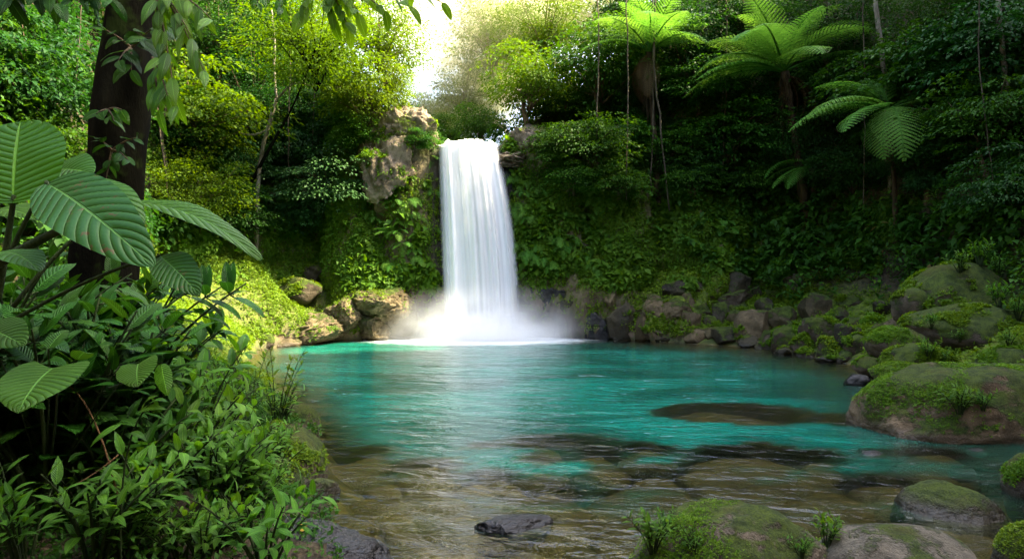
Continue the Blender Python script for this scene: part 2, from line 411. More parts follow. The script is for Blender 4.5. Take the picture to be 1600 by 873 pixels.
ground = tag(mb.build('ground', ground_mat()), kind='structure')

# ================================================================== WATER
WX = axis(-16, 24, -9.6, 11.6, .25, 1.2); WY = axis(2, 31, 3, 30.5, .25, 1.2)
wx_, wy_ = np.meshgrid(WX, WY); wp = np.stack([wx_.ravel(), wy_.ravel()], 1)
wd, _ = sdist(wp)
dep = np.clip(bed_depth(wp, wd), 0, 4)
FALL0 = np.array([-1.35, 28.6])
foam = smooth01(1.25 - np.hypot((wp[:, 0] - FALL0[0]) / 6.2, (wp[:, 1] - FALL0[1]) / 3.4))
rim = smooth01((.35 + wd) / .35) * smooth01((wp[:, 1] - 15) / 3)
def water_mat():
    t = NT('pool_water')
    P = t.pos()
    d = t.attr('depth'); fo = t.attr('foam'); rim_ = t.attr('rim')
    # slow long ripples, flattened by a long exposure: broad swell, ripples stretched across the view, fine chop
    rot = t.n('ShaderNodeMapping', {'Rotation': (0, 0, .22)}); t.L.new(P, rot.inputs[0]); PR = rot.outputs[0]
    a = t.noise(1.0, 3, .55, t.scaled(PR, .45, 1.0, 1), .8)
    b = t.noise(1.0, 4, .6, t.scaled(PR, 1.5, 3.3, 1), .7)
    c = t.noise(1.0, 3, .6, t.scaled(PR, 5, 10, 1), .3)
    h = t.math('ADD', t.math('ADD', t.math('MULTIPLY', a, .55), t.math('MULTIPLY', b, .36)), t.math('MULTIPLY', c, .07))
    bp = t.n('ShaderNodeBump', {'Height': h, 'Strength': .5, 'Distance': .26}).outputs[0]
    murk = t.math('SUBTRACT', 1.0, t.math('POWER', 2.718, t.math('MULTIPLY', t.math('MAXIMUM', t.math('SUBTRACT', d, .30), 0.0), -1.7)))
    n = t.noise(1.0, 4, .6, t.scaled(P, .22, .5, 1), .6)
    teal = t.mix(t.ramp(n, .40, .60), (.000, .072, .050), (.003, .155, .110))
    teal = t.mix(t.ramp(d, .3, 1.8), (.014, .050, .026), teal)
    foamn = t.noise(1.0, 5, .65, t.scaled(P, 1.6, 4.2, 1), .8)
    f1 = t.ramp(t.math('ADD', t.math('MULTIPLY', fo, 1.3), t.math('SUBTRACT', foamn, .55)), .25, .95)
    painted_glint = t.math('MULTIPLY', t.ramp(t.noise(1.0, 5, .7, t.scaled(PR, 1.3, 4.4, 1), 1.2), .59, .76), .40)  # sky glints painted white into the water colour
    f2 = t.math('MULTIPLY', t.ramp(t.math('ADD', rim_, t.math('SUBTRACT', foamn, .5)), .75, 1.05), .6)
    ff = t.math('MAXIMUM', t.math('MAXIMUM', f1, painted_glint), f2, True)
    body = t.n('ShaderNodeBsdfDiffuse', {'Color': t.mix(ff, teal, (.82, .88, .88))})
    body2 = t.n('ShaderNodeBsdfTranslucent', {'Color': t.mix(ff, teal, (.82, .88, .88))})
    bd = t.n('ShaderNodeMixShader', {0: .15}); t.L.new(body.outputs[0], bd.inputs[1]); t.L.new(body2.outputs[0], bd.inputs[2])
    tp = t.n('ShaderNodeBsdfTransparent', {'Color': (.76, .82, .58, 1)})
    mx = t.n('ShaderNodeMixShader', {0: t.math('MAXIMUM', murk, ff)}); t.L.new(tp.outputs[0], mx.inputs[1]); t.L.new(bd.outputs[0], mx.inputs[2])
    gl = t.n('ShaderNodeBsdfGlossy', {'Color': (1, 1, 1, 1), 'Roughness': .12, 'Normal': bp})
    fr = t.n('ShaderNodeFresnel', {'IOR': 1.33, 'Normal': bp}).outputs[0]
    fin = t.n('ShaderNodeMixShader', {0: t.math('MULTIPLY', fr, t.math('SUBTRACT', 1.0, t.math('MULTIPLY', ff, .8)))})
    t.L.new(mx.outputs[0], fin.inputs[1]); t.L.new(gl.outputs[0], fin.inputs[2])
    return t.out(fin.outputs[0])
# the stream above the lip
LIP_L, LIP_R, LIP_Z, LIP_Y = -3.30, -.55, 8.50, 30.1
V = []; ys = np.concatenate([np.linspace(LIP_Y + .35, 34, 14), np.linspace(35, 60, 12)])
for y in ys:
    xc = -1.85 - .07 * max(y - 30, 0); w = 1.55 + .02 * max(y - 30, 0) + .35
    for u in np.linspace(-1, 1, 9): V.append((xc + u * w, y, LIP_Z + .03 * max(y - 31, 0) + .03 * math.sin(3 * u + y)))
V = np.array(V); n = len(ys)
Q = [[j * 9 + i, j * 9 + i + 1, j * 9 + 10 + i, j * 9 + 9 + i] for j in range(n - 1) for i in range(8)]
def white_water(name, sx, sz, lo, hi, amax, col=(.80, .84, .86)):
    """White falling water; its gaps run down the fall as they do in a long exposure."""
    t = NT(name)
    u, v = t.attr('lu'), t.attr('lv'); ed = t.attr('edge')
    cb = t.n('ShaderNodeCombineXYZ', {'X': t.math('MULTIPLY', u, sx), 'Y': t.math('MULTIPLY', v, sz), 'Z': t.attr('rnd')}).outputs[0]
    cb2 = t.n('ShaderNodeCombineXYZ', {'X': t.math('MULTIPLY', u, sx * 3.3), 'Y': t.math('MULTIPLY', v, sz * 1.4), 'Z': t.attr('rnd')}).outputs[0]
    a = t.noise(1.0, 3, .55, cb); b = t.noise(1.0, 3, .6, cb2)
    m = t.math('ADD', t.math('MULTIPLY', a, .80), t.math('MULTIPLY', b, .20))
    al = t.math('MULTIPLY', t.math('MULTIPLY', t.ramp(m, lo, hi), ed), amax)
    c = t.mix(t.ramp(m, .36, .62), tuple(x * .86 for x in col), col)
    df = t.n('ShaderNodeBsdfDiffuse', {'Color': c}); tl = t.n('ShaderNodeBsdfTranslucent', {'Color': c})
    mm = t.n('ShaderNodeMixShader', {0: .25}); t.L.new(df.outputs[0], mm.inputs[1]); t.L.new(tl.outputs[0], mm.inputs[2])
    tp = t.n('ShaderNodeBsdfTransparent')
    mx = t.n('ShaderNodeMixShader', {0: al}); t.L.new(tp.outputs[0], mx.inputs[1]); t.L.new(mm.outputs[0], mx.inputs[2])
    return t.out(mx.outputs[0])
mb = MB(); mb.add(V, Q, lu=V[:, 0], lv=V[:, 1] * .3, edge=1.0, rnd=.3)
tag(mb.build('stream', white_water('stream_water', 3, 2, .2, .5, .95)), kind='structure')

# ================================================================== WATERFALL
fall = thing('waterfall', 'tall silky white waterfall dropping over the cliff into the pool', 'waterfall', (-1.85, 29.2, 0))
def curtain(name, off, u0, u1, nu, mat, seed, thick=.0):
    us = np.linspace(u0, u1, nu); vs = np.concatenate([np.linspace(-.12, .06, 14), np.linspace(.075, 1, 60)])
    V = []; LU = []; LV = []; ED = []
    for v in vs:
        vv = max(v, 0)
        z = LIP_Z - (LIP_Z + .1) * vv ** 1.0
        spread = 1 - (1 - vv) ** 2
        left = LIP_L + .36 * vv; right = LIP_R + 1.12 * spread * .9
        yb = LIP_Y - .15 - 1.25 * math.sqrt(vv) * .95 if v > 0 else LIP_Y - .15 + (-v) * 5
        if v <= 0: z = LIP_Z + .02
        else: z -= .0
        r = .06 * math.exp(-((v) / .03) ** 2)
        for u in us:
            nl = vnoise(np.array([[u * 5 + seed, 0, seed]]))[0] * .5 + vnoise(np.array([[u * 13 + seed, 3, seed]]))[0] * .3
            x = left + (right - left) * (u * .5 + .5)
            lumps = .16 * (vnoise(np.array([[u * 3.2 + seed, v * .6, seed]]))[0]) + .07 * vnoise(np.array([[u * 9 + seed, v * .8, seed * 2]]))[0]
            y = yb - off - lumps * min(1, vv * 5 + .25) + .30 * u * u
            zz = z - (.10 * u * u if v <= 0.05 else .10 * u * u * (1 - vv)) + r * .5
            zz += .14 * nl * math.exp(-(max(v, 0) / .10) ** 2); y -= .25 * nl * min(1, vv * 6)
            V.append((x + 1.85, y - 29.2, zz)); LU.append(u + seed); LV.append(v)
            e = min(1, (1 - abs(u - (u0 + u1) / 2) / ((u1 - u0) / 2)) / .22)
            ED.append(smooth01(e * 1.15 - .3 * (vnoise(np.array([[u * 14 + seed, v * 1.2, seed]]))[0] * .5 + .5)))
    V = np.array(V); n = len(vs)
    Q = [[j * nu + i, j * nu + i + 1, j * nu + nu + i + 1, j * nu + nu + i] for j in range(n - 1) for i in range(nu - 1)]
    mb = MB(); mb.add(V, Q, lu=LU, lv=LV, edge=ED, rnd=seed)
    return mb.build(name, mat, fall)
curtain('water_curtain', 0.0, -1, 1, 60, white_water('fall_back_water', 2.6, .3, .02, .30, 1.0, (.88, .91, .93)), 1.7)
curtain('water_curtain', .22, -.96, .97, 60, white_water('fall_front_water', 2.6, .2, .22, .64, .9, (.94, .96, .97)), 5.2)
curtain('water_curtain', .45, -.80, .55, 50, white_water('fall_centre_water', 2.2, .16, .20, .60, .94, (.97, .98, .985)), 9.1)

# soft spray where it lands: a real cloud of droplets
def mist_mat(dens):
    t = NT('spray_mist')
    P = t.n('ShaderNodeTexCoord').outputs['Object']
    x, y, z = t.sep(P)
    r = t.math('SQRT', t.math('ADD', t.math('ADD', t.math('POWER', x, 2.0), t.math('POWER', y, 2.0)), t.math('POWER', t.math('MAXIMUM', z, 0.0), 2.0)))
    fall_ = t.math('POWER', t.math('SUBTRACT', 1.0, r, True), 1.9)
    n = t.noise(2.6, 3, .55, P)
    d = t.math('MULTIPLY', t.math('MULTIPLY', fall_, t.ramp(n, .25, .7)), dens)
    v = t.n('ShaderNodeVolumePrincipled', {'Color': (.99, .995, 1.0, 1), 'Anisotropy': .0, 'Density': d})
    return t.out(None, v.outputs[0])
import bmesh
def ball(sub):
    bm = bmesh.new(); bmesh.ops.create_icosphere(bm, subdivisions=sub, radius=1)
    V = np.array([v.co for v in bm.verts]); T = np.array([[v.index for v in f.verts] for f in bm.faces]); bm.free()
    return V, T
BALL = {k: ball(k) for k in (1, 2, 3, 4, 5, 6)}
def mist(loc, sc, dens):
    V, T = BALL[3]
    V = V.copy(); V[:, 2] = np.maximum(V[:, 2], -.02)
    mb = MB(); mb.add(V, None, T)
    o = tag(mb.build('mist', mist_mat(dens), loc=loc), kind='stuff'); o.scale = sc
    return o
# ================================================================== ROCKS
_Ys = np.concatenate([np.arange(2.5, 34, .08), np.arange(34, 80, .4)])
def ground_at(px, py):
    """First point of the ground or water seen at a photo pixel."""
    P = np.stack([(px - 800) / F * _Ys, _Ys], 1); zr = CAMZ - (py - 436.5) / F * _Ys
    g = np.maximum(height(P), 0.0)
    hit = np.nonzero(zr <= g)[0]
    i = hit[0] if len(hit) else len(_Ys) - 1
    return np.array([P[i, 0], P[i, 1], g[i]])

def boulder_V(seed, sub, dims, ang=.5, rough=.5):
    r = np.random.default_rng(seed); V, T = BALL[sub]; V = V.copy()
    V = V * (1 + .22 * fbm(V * 1.1 + seed * 3.1, 3)[:, None])
    k = int(6 + 22 * ang)
    for _ in range(k):
        nn = nrm(r.normal(size=3) * [1, 1, .8]); tt = r.uniform(.85 - .38 * ang, .92)
        d = V @ nn - tt; V = V - nn[None] * (np.maximum(d, 0) * min(1, .35 + .62 * ang))[:, None]
    N = nrm(V)
    V = V + N * (rough * (.10 * fbm(V * 2.4 + seed, 4) + .05 * fbm(V * 6 + seed, 4, True) * (.4 + ang)))[:, None]
    if sub >= 5: V = V + N * (rough * .03 * fbm(V * 14 + seed, 4, True))[:, None]
    ext = (V.max(0) - V.min(0)) / 2; V = (V - (V.max(0) + V.min(0)) / 2) / ext
    return V * (np.asarray(dims) / 2), T

RM = {
    'brown': rock_mat('brown_rock', (.052, .038, .016), (.145, .108, .055), .56, .8),
    'mossy': rock_mat('mossy_rock', (.045, .034, .020), (.11, .085, .055), .95, .9),
    'grey': rock_mat('grey_stone', (.030, .024, .008), (.075, .060, .026), .66, .85, lichen=.12),
    'dark': rock_mat('dark_stone', (.015, .012, .004), (.044, .036, .015), .62, .7, .02, lichen=.12),
    'wet': rock_mat('wet_black_rock', (.006, .006, .006), (.022, .021, .020), .05, .3, .1, lichen=.15, wetline=.6),
    'tan': rock_mat('tan_mossy_rock', (.075, .050, .026), (.19, .135, .075), .78, .9, lichen=.35),
    'front': rock_mat('lichen_grey_rock', (.060, .048, .032), (.15, .125, .088), .70, .88, lichen=.4, scale=1.6),
    'slab': rock_mat('olive_grey_rock', (.050, .043, .028), (.11, .096, .068), .48, .8, lichen=.25, scale=1.6),
    'bed': rock_mat('brown_stream_rock', (.065, .040, .012), (.18, .115, .036), .0, .5, lichen=.2, wetline=-5),
    'cap': rock_mat('brown_crag_rock', (.095, .075, .046), (.25, .20, .135), .42, .9, lichen=.3),
}
def rock(seed, px, py, w, h, label, mat, Y=None, ang=.6, rough=.6, sub=4, deep=.9, group=None, name='boulder', rot=0.0, tilt=0.0, sink=.15):
    """A boulder whose middle shows at (px, py) and which is w by h photo pixels large; it rests on the ground behind its foot."""
    if Y is None: Y = ground_at(px, py + h * .42)[1] + .25 * w / F * 20
    c = at(px, py, Y); sx = w / F * Y; sz = h / F * Y * (1 + sink)
    V, T = boulder_V(seed, sub, (sx, max(sx * deep, sz * .8), sz), ang, rough)
    o = MB(); o.add(V, None, T)
    c[2] -= sink * sz * .5
    ob = tag(o.build(name, RM[mat], loc=c), label, 'rock' if w > 30 else 'stone', group)
    ob.rotation_euler = (0, tilt, rot)
    Rm = np.array(ob.rotation_euler.to_matrix()); ROCKS[seed] = (ob, V, T, Rm, c)
    return ob
ROCKS = {}

SMALL = 'small rough stone wedged in the jumble of rocks along the far right shore'
SG = 'small stones of the right shore'
RSHORE = [
    (1022, 477, 52, 40, 'brown', 'angular grey-brown block above a dark hollow, nearest the fall on the right shore', .9),
    (1057, 480, 46, 30, 'brown', 'flat-topped brown block next to the angular one over the dark hollow', .8),
    (1075, 466, 28, 26, 'brown', None, .6), (1034, 489, 22, 18, 'grey', None, .8),
    (1052, 447, 46, 22, 'dark', 'dark overhanging rock under the creeper slope, right of the fall', .9),
    (1087, 446, 34, 18, 'dark', None, .8),
    (1146, 440, 66, 42, 'dark', 'big dark pointed rock half buried in green creepers on the right slope', 1.0),
    (1138, 464, 66, 28, 'mossy', 'long mossy ledge rock just below the big dark pointed one', .8),
    (1096, 483, 34, 24, 'mossy', None, .6), (1125, 486, 32, 32, 'dark', None, .8), (1148, 493, 26, 20, 'grey', None, .7),
    (1178, 504, 56, 46, 'brown', 'brown block with a mossy shoulder, low on the right shore', .8),
    (1166, 510, 24, 20, 'grey', None, .9),
    (1226, 494, 52, 36, 'grey', 'smooth grey boulder without moss sitting among creepers on the right shore', .5),
    (1272, 477, 48, 44, 'grey', 'taller rounded grey boulder standing behind the mossy ones of the right shore', .5),
    (1243, 441, 34, 30, 'dark', 'dark wedge of rock up on the creeper slope beside a hanging root', .9),
    (1198, 475, 34, 24, 'dark', None, .8), (1208, 527, 36, 26, 'mossy', None, .5),
    (1232, 527, 46, 40, 'mossy', 'bright mossy lump at the water, left of the pair of mossy boulders', .4),
    (1257, 534, 38, 30, 'mossy', None, .4),
    (1284, 516, 60, 46, 'mossy', 'broad moss-capped boulder in the middle of the right shore', .4),
    (1299, 541, 42, 30, 'mossy', 'tan-topped mossy boulder at the waterline below the broad moss-capped one', .4),
    (1060, 513, 26, 20, 'grey', None, .7), (1076, 499, 34, 32, 'brown', None, .7), (1028, 508, 52, 30, 'mossy', 'low moss-topped rock at the foot of the dark hollow right of the fall', .6),
    (1111, 518, 28, 18, 'grey', None, .6), (1086, 521, 40, 22, 'brown', None, .7), (1040, 523, 34, 16, 'dark', None, .6), (1138, 521, 46, 24, 'dark', None, .6),
    (975, 492, 48, 56, 'dark', 'tall wet dark rock closest to the spray on the right of the fall', .9), (1000, 500, 36, 44, 'brown', None, .8), (940, 500, 46, 50, 'wet', 'black wet rock dimmed by the spray, right of the fall', .9),
    (1170, 531, 34, 18, 'dark', None, .6), (1188, 537, 26, 14, 'grey', None, .6), (1222, 547, 28, 14, 'dark', None, .6), (1262, 551, 30, 15, 'mossy', None, .5),
    (1313, 491, 40, 26, 'dark', 'tilted dark slab leaning uphill behind the right shore boulders', .9), (1334, 503, 36, 16, 'grey', None, .6), (1365, 500, 36, 20, 'mossy', None, .5),
    (1327, 521, 38, 36, 'dark', 'dark-sided boulder with a thin moss cap, between two mossy ones', .5), (1339, 536, 34, 32, 'mossy', None, .4),
    (1370, 518, 42, 30, 'mossy', None, .5), (1402, 505, 56, 28, 'brown', 'brown wedge-shaped rock tucked under the big mossy outcrop', .7),
    (1240, 510, 26, 18, 'mossy', None, .5), (1300, 500, 30, 20, 'mossy', None, .6), (1205, 503, 26, 20, 'mossy', None, .6), (1110, 500, 26, 18, 'mossy', None, .6),
    (1322, 556, 34, 20, 'mossy', None, .4), (1290, 560, 26, 12, 'dark', None, .5), (1155, 478, 30, 16, 'mossy', None, .6), (1330, 470, 34, 18, 'mossy', None, .6), (1180, 452, 34, 18, 'dark', None, .8),
    (1386, 480, 40, 24, 'dark', 'dark rock face showing between creepers beside the mossy outcrop', .7), (1215, 455, 36, 16, 'mossy', None, .7), (1110, 462, 30, 18, 'mossy', None, .7),
]
for i, (px, py, w_, h_, m_, lab, an) in enumerate(RSHORE):
    rock(100 + i, px, py, w_ * 1.15, h_ * 1.1, lab or SMALL, m_, ang=min(1.2, an + .3), group=None if lab else SG, name='boulder' if lab else 'stone', rot=i * 1.7, sub=5 if lab else 4, sink=.4)

# moss-covered boulders where the right shore comes nearer
rock(201, 1428, 478, 56, 62, 'upright mossy knob at the front edge of the big mossy outcrop', 'mossy', Y=19.3, ang=.3, rot=.3)
rock(202, 1490, 468, 170, 120, 'huge moss-covered outcrop with leafy creepers over its top, right bank', 'mossy', Y=19.6, ang=.35, sub=5, rot=.2)
rock(203, 1510, 512, 190, 84, 'wide overhanging mossy boulder below the huge outcrop, dark hollow under it', 'mossy', Y=18.2, ang=.3, sub=5, rot=.1)
rock(204, 1404, 538, 112, 56, 'long tan-crowned mossy boulder lying above the rounded one', 'mossy', Y=17.9, ang=.3, sub=5, rot=.15)
rock(205, 1432, 560, 104, 50, 'rounded mossy boulder overgrown with small ferns, second up from the water', 'mossy', Y=16.9, ang=.25, sub=5, rot=.1)
rock(206, 1362, 571, 54, 30, 'small mossy boulder half in the water at the end of the mossy row', 'mossy', Y=17.6, ang=.3)
rock(207, 1412, 583, 96, 34, 'low bright-moss dome at the waterline before the mossy row', 'mossy', Y=16.0, ang=.2, sub=5)
rock(208, 1480, 582, 66, 24, 'flat mossy stone peeping over the great tan boulder', 'mossy', Y=15.8, ang=.3)
rock(209, 1575, 563, 96, 46, 'mossy boulder beside the dark hollow at the edge of the right bank', 'mossy', Y=15.8, ang=.3)
rock(210, 1600, 588, 70, 44, 'pale brown boulder behind the great tan boulder, cut by the frame', 'tan', Y=13.6, ang=.4)
rock(211, 1510, 640, 350, 165, 'great tan boulder with a moss skirt and a young leafy plant, in the stream', 'tan', Y=11.7, ang=.35, sub=6, deep=.75, rot=.1, sink=.3)
rock(212, 1484, 801, 176, 104, 'dark grey rounded stone standing in the shallow stream', 'dark', Y=7.4, ang=.35, sub=6, rot=.5, sink=.4)
rock(213, 1608, 750, 74, 96, 'mossy dark boulder cut by the right edge above the grey stone', 'mossy', Y=8.0, ang=.3, sub=5, sink=.3)
rock(214, 1606, 858, 104, 92, 'mossy boulder in the lower right corner', 'mossy', Y=6.0, ang=.3, sub=5, sink=.3)
rock(215, 1130, 846, 300, 160, 'rough lichen-covered rock with moss and seedlings at the bottom edge', 'front', Y=5.2, ang=.45, sub=6, rough=.8, rot=.3, sink=.5)
rock(216, 1400, 872, 310, 150, 'smooth olive-grey rock at the bottom edge beside the lichen-covered one', 'slab', Y=5.2, ang=.25, sub=6, rough=.45, rot=-.2, tilt=.12, sink=.5)
rock(217, 478, 862, 280, 130, 'black wet rock with fallen yellow leaves at the bottom edge', 'wet', Y=5.6, ang=.5, sub=6, rough=.8, rot=.2, tilt=.05, sink=.5)
rock(218, 448, 745, 125, 190, 'moss-draped boulder at the corner of the left bank', 'mossy', Y=8.7, ang=.3, sub=6, rot=.4, sink=.2)
rock(219, 805, 812, 130, 26, 'black rock just breaking the ripples in the middle of the ford', 'wet', Y=6.95, ang=.55, sub=5, rough=1.3, sink=.6, rot=.5, deep=.6)
rock(220, 1366, 709, 56, 22, 'dark wet stone breaking the surface before the great tan boulder', 'wet', Y=9.9, ang=.5, sink=.6)
rock(221, 1503, 732, 36, 17, 'small wet stone alone between the great tan boulder and the grey stone', 'wet', Y=9.2, ang=.5, sink=.6)
rock(222, 1528, 703, 32, 9, 'flat wet pebble showing at the foot of the great tan boulder', 'wet', Y=10.0, ang=.5, sink=.6)
rock(223, 1338, 589, 40, 18, 'wet stone with water breaking over it at the pool outlet', 'wet', Y=16.3, ang=.5, sink=.6)
rock(224, 712, 862, 70, 60, 'pale brown shallow stone between the two black rocks', 'bed', Y=6.4, ang=.3, sink=.2).location.z -= .42
rock(225, 420, 778, 130, 130, 'dark mossy boulder below the draped corner boulder, foot of the left bank', 'mossy', Y=6.9, ang=.5, sub=5, rot=1.2)
rock(226, 330, 838, 120, 80, 'dark mossy stone beside the black leaf-strewn rock, half under leaves', 'mossy', Y=5.6, ang=.5, sub=5, rot=.4)
# rock walls showing through the green on both sides of the fall
for i, (px, py, w_, h_, m_, Y_r, lab) in enumerate([
        (905, 478, 130, 96, 'dark', 29.2, 'dark wet rock wall dripping beside the spray, right of the fall'), (846, 482, 66, 96, 'wet', 29.6, 'black wet rock wall right against the fall on its right'),
        (948, 452, 70, 84, 'brown', 29.0, 'brown ribbed rock wall under the creepers, right of the dripping one'), (668, 478, 70, 104, 'wet', 29.7, 'black wet rock wall right against the fall on its left'),
        (800, 300, 36, 110, 'wet', 30.1, 'wet black rock edge beside the top of the fall'), (850, 345, 70, 80, 'dark', 30.1, 'dark bulging rock among the ferns on the right cliff'),
        (900, 390, 66, 50, 'dark', 29.9, 'dark rock ledge under the ferns of the right cliff'), (614, 330, 70, 90, 'brown', 29.5, 'brown rock bulge among the hanging ferns of the left cliff'),
        (586, 395, 66, 70, 'dark', 29.2, 'dark overhung rock under the hanging ferns of the left cliff'), (655, 400, 56, 90, 'mossy', 29.7, 'mossy rock rib beside the fall on its left'),
        (640, 455, 60, 50, 'dark', 29.3, 'dark hollowed rock at the foot of the mossy rib'), (500, 430, 70, 50, 'dark', 28.9, 'dark recess rock above the upright sunlit brown rock'),
        (960, 400, 60, 44, 'mossy', 29.6, 'mossy ledge between creepers and the shaded right cliff')]):
    rock(260 + i, px, py, w_, h_, lab, m_, Y=ground_at(px, min(py + h_ * .3, 522))[1] + .35 * w_ / F * 29, ang=1.2, rough=1.0, sub=5, deep=.7, rot=i * 1.3, sink=.1)
rock(227, 466, 668, 70, 80, 'mossy rock at the brow of the left bank under the wispy plants', 'mossy', Y=10.2, ang=.5, sub=5, rot=.8)
rock(228, 500, 770, 60, 50, 'small dark rock at the water below the moss-draped corner boulder', 'dark', Y=8.0, ang=.7, sub=5, rot=.5)
DROWN = []
# drowned slabs seen through the water
for i, (px, py, w_, h_, top, lab) in enumerate([
        (1150, 645, 270, 40, .005, 'long brown slab lying just awash in the pool'),
        (1190, 712, 260, 52, -.08, 'broad drowned brown rock below the awash slab'),
        (1010, 745, 220, 54, -.13, 'drowned olive rock in the middle shallows'),
        (1130, 762, 200, 50, -.09, 'drowned dark brown rock right behind the lichen-covered rock'),
        (1285, 770, 220, 56, -.06, 'drowned brown rock before the olive-grey rock'),
        (840, 770, 190, 46, -.12, 'drowned yellowish rock behind the black rock of the ford'),
        (660, 765, 210, 50, -.12, 'drowned tawny rock beside the left bank'),
        (1400, 760, 180, 44, -.07, 'drowned brown stone left of the dark grey stone'),
        (540, 715, 130, 36, -.12, 'drowned brown rock at the corner of the left bank'),
        (880, 690, 220, 34, -.28, 'deep drowned rock dim under the green water'),
        (1330, 655, 160, 26, -.12, 'drowned brown rock between the awash slab and the great tan boulder')]):
    Y = CAMZ * F / (py - 436.5)
    V, T = boulder_V(300 + i, 4, (w_ / F * Y, h_ / F * Y * Y / CAMZ * .9, .9), .45, .6)
    o = MB(); o.add(V, None, T)
    DROWN.append(((px - 800) / F * Y, Y, top, w_ / F * Y / 2, h_ / F * Y * Y / CAMZ * .45))
    ob = tag(o.build('drowned_rock', RM['bed'], loc=((px - 800) / F * Y, Y, top - .45)), lab, 'rock'); ob.rotation_euler = (0, 0, .15 * (i % 3) - .1)

rd_ = np.random.default_rng(12)
_cob = [boulder_V(400 + q, 3, (1, .8, .5), .6, .6) for q in range(6)]; _cm = []
for q, (V, T) in enumerate(_cob):
    o = MB(); o.add(V, None, T); _cm.append(o.mesh('drowned_stone', RM['bed']))
for q in range(90):
    px, py = 480 + 1050 * ((q * .618) % 1), 690 + 180 * ((q * .4142 + .1 * rd_.random()) % 1)
    Y = CAMZ * F / (py - 436.5); x = (px - 800) / F * Y; s_ = rd_.uniform(.35, 1.0) * (.6 + Y / 14)
    dd = bed_depth(np.array([[x, Y]]), sdist(np.array([[x, Y]]))[0])[0]
    if dd < .12: continue
    o = tag(link('drowned_stone', _cm[q % 6], loc=(x, Y, -max(.06 + .25 * s_, min(dd, .5) * .75))), 'brown stone lying on the bed of the clear shallow ford', 'stone', 'stones on the bed of the ford')
    o.scale = (s_, s_, s_); o.rotation_euler = (0, 0, q * 2.1); DROWN.append((x, Y, o.location.z + .22 * s_, .45 * s_, .4 * s_))
# left shore and the rocks at both sides of the lip
rock(231, 474, 511, 125, 52, 'big sunlit brown slab sloping into the pool on the left shore', 'brown', Y=27.0, ang=1.1, sub=6, rough=1.3, rot=.2, tilt=-.25)
rock(232, 600, 476, 100, 56, 'jutting sunlit block of brown rock left of the fall', 'brown', Y=28.4, ang=.95, sub=6, rough=1.3, rot=.5)
rock(233, 535, 490, 74, 60, 'upright sunlit brown rock between the slab and the jutting block', 'brown', Y=28.0, ang=1.1, sub=6, rough=1.3)
rock(234, 577, 508, 74, 46, 'low brown rock washed by spray under the jutting block', 'brown', Y=28.3, ang=1.1, sub=6, rough=1.3)
rock(235, 388, 524, 52, 36, 'brown rock at the near end of the left shore, behind the shrub', 'brown', Y=25.2, ang=.7)
rock(236, 414, 532, 32, 26, 'mossy stone by the near end of the left shore', 'mossy', Y=25.0, ang=.5)
rock(237, 468, 452, 70, 40, 'moss-hung ledge rock above the big sunlit slab', 'mossy', Y=28.4, ang=.6)
rock(238, 440, 534, 66, 18, 'flat wet stone at the waterline below the big sunlit slab', 'brown', Y=26.0, ang=.6)
rock(239, 628, 492, 54, 56, 'dark wet rock dimmed by the spray, left of the fall', 'dark', Y=28.9, ang=.8)
rock(240, 420, 485, 60, 40, 'mossy brown rock on the sunlit left bank', 'tan', Y=27.2, ang=.6)
rock(241, 638, 212, 118, 92, 'pale brown crag at the top of the cliff, left of the lip', 'cap', Y=30.6, ang=1.3, sub=6, rot=.4, tilt=.40, rough=1.7)
rock(242, 600, 248, 92, 112, 'brown crag with a dark face below the left cliff top', 'cap', Y=29.7, ang=1.3, sub=6, rot=1.0, rough=1.7)
rock(243, 664, 214, 46, 40, 'small pale crag touching the lip of the fall on its left', 'cap', Y=30.6, ang=1.2, sub=5, tilt=.5, rough=1.7)
rock(244, 798, 240, 112, 46, 'pale grey-brown crag forming the right side of the lip', 'cap', Y=30.9, ang=1.3, sub=6, tilt=.10, rough=1.7)
rock(245, 828, 236, 70, 66, 'pale crag under the trees on the right cliff top', 'cap', Y=30.7, ang=1.3, sub=5, rough=1.7)
from mathutils.bvhtree import BVHTree
_bv = {}
def on_rock(seed, px, py):
    """Where the line of sight through a photo pixel meets one boulder."""
    ob, V, T, Rm, c = ROCKS[seed]
    if seed not in _bv: _bv[seed] = BVHTree.FromPolygons([tuple(v) for v in (V @ Rm.T + c)], [tuple(map(int, f)) for f in T])
    d = at(px, py, 1.0) - [0, 0, CAMZ]; d = d / np.linalg.norm(d)
    h = _bv[seed].ray_cast((0, 0, CAMZ), tuple(d))
    if h[0] is None: h = _bv[seed].find_nearest(tuple(at(px, py, c[1])))
    return np.array(h[0]), np.array(h[1])

# the water itself: clearer where a drowned stone comes near its surface
for x, y, top, rx, ry in DROWN:
    q = ((wp[:, 0] - x) / rx) ** 2 + ((wp[:, 1] - y) / ry) ** 2
    dep = np.where(q < 1, np.minimum(dep, np.maximum(-top, 0) + .8 * (1 - np.sqrt(np.clip(1 - q, 0, 1)))), dep)
ii, jj = np.meshgrid(np.arange(len(WX) - 1), np.arange(len(WY) - 1)); k0 = (jj * len(WX) + ii).ravel()
wq = np.stack([k0, k0 + 1, k0 + len(WX) + 1, k0 + len(WX)], 1)
keep = (wd[wq].min(1) < .6)
mb = MB(); mb.add(np.stack([wp[:, 0], wp[:, 1], .02 * fbm(np.stack([wp[:, 0] * .8, wp[:, 1] * 1.6, wp[:, 0] * 0], 1), 3) * smooth01(-wd)], 1), wq[keep], depth=dep, foam=foam, rim=rim)
water = tag(mb.build('water', water_mat()), kind='structure')

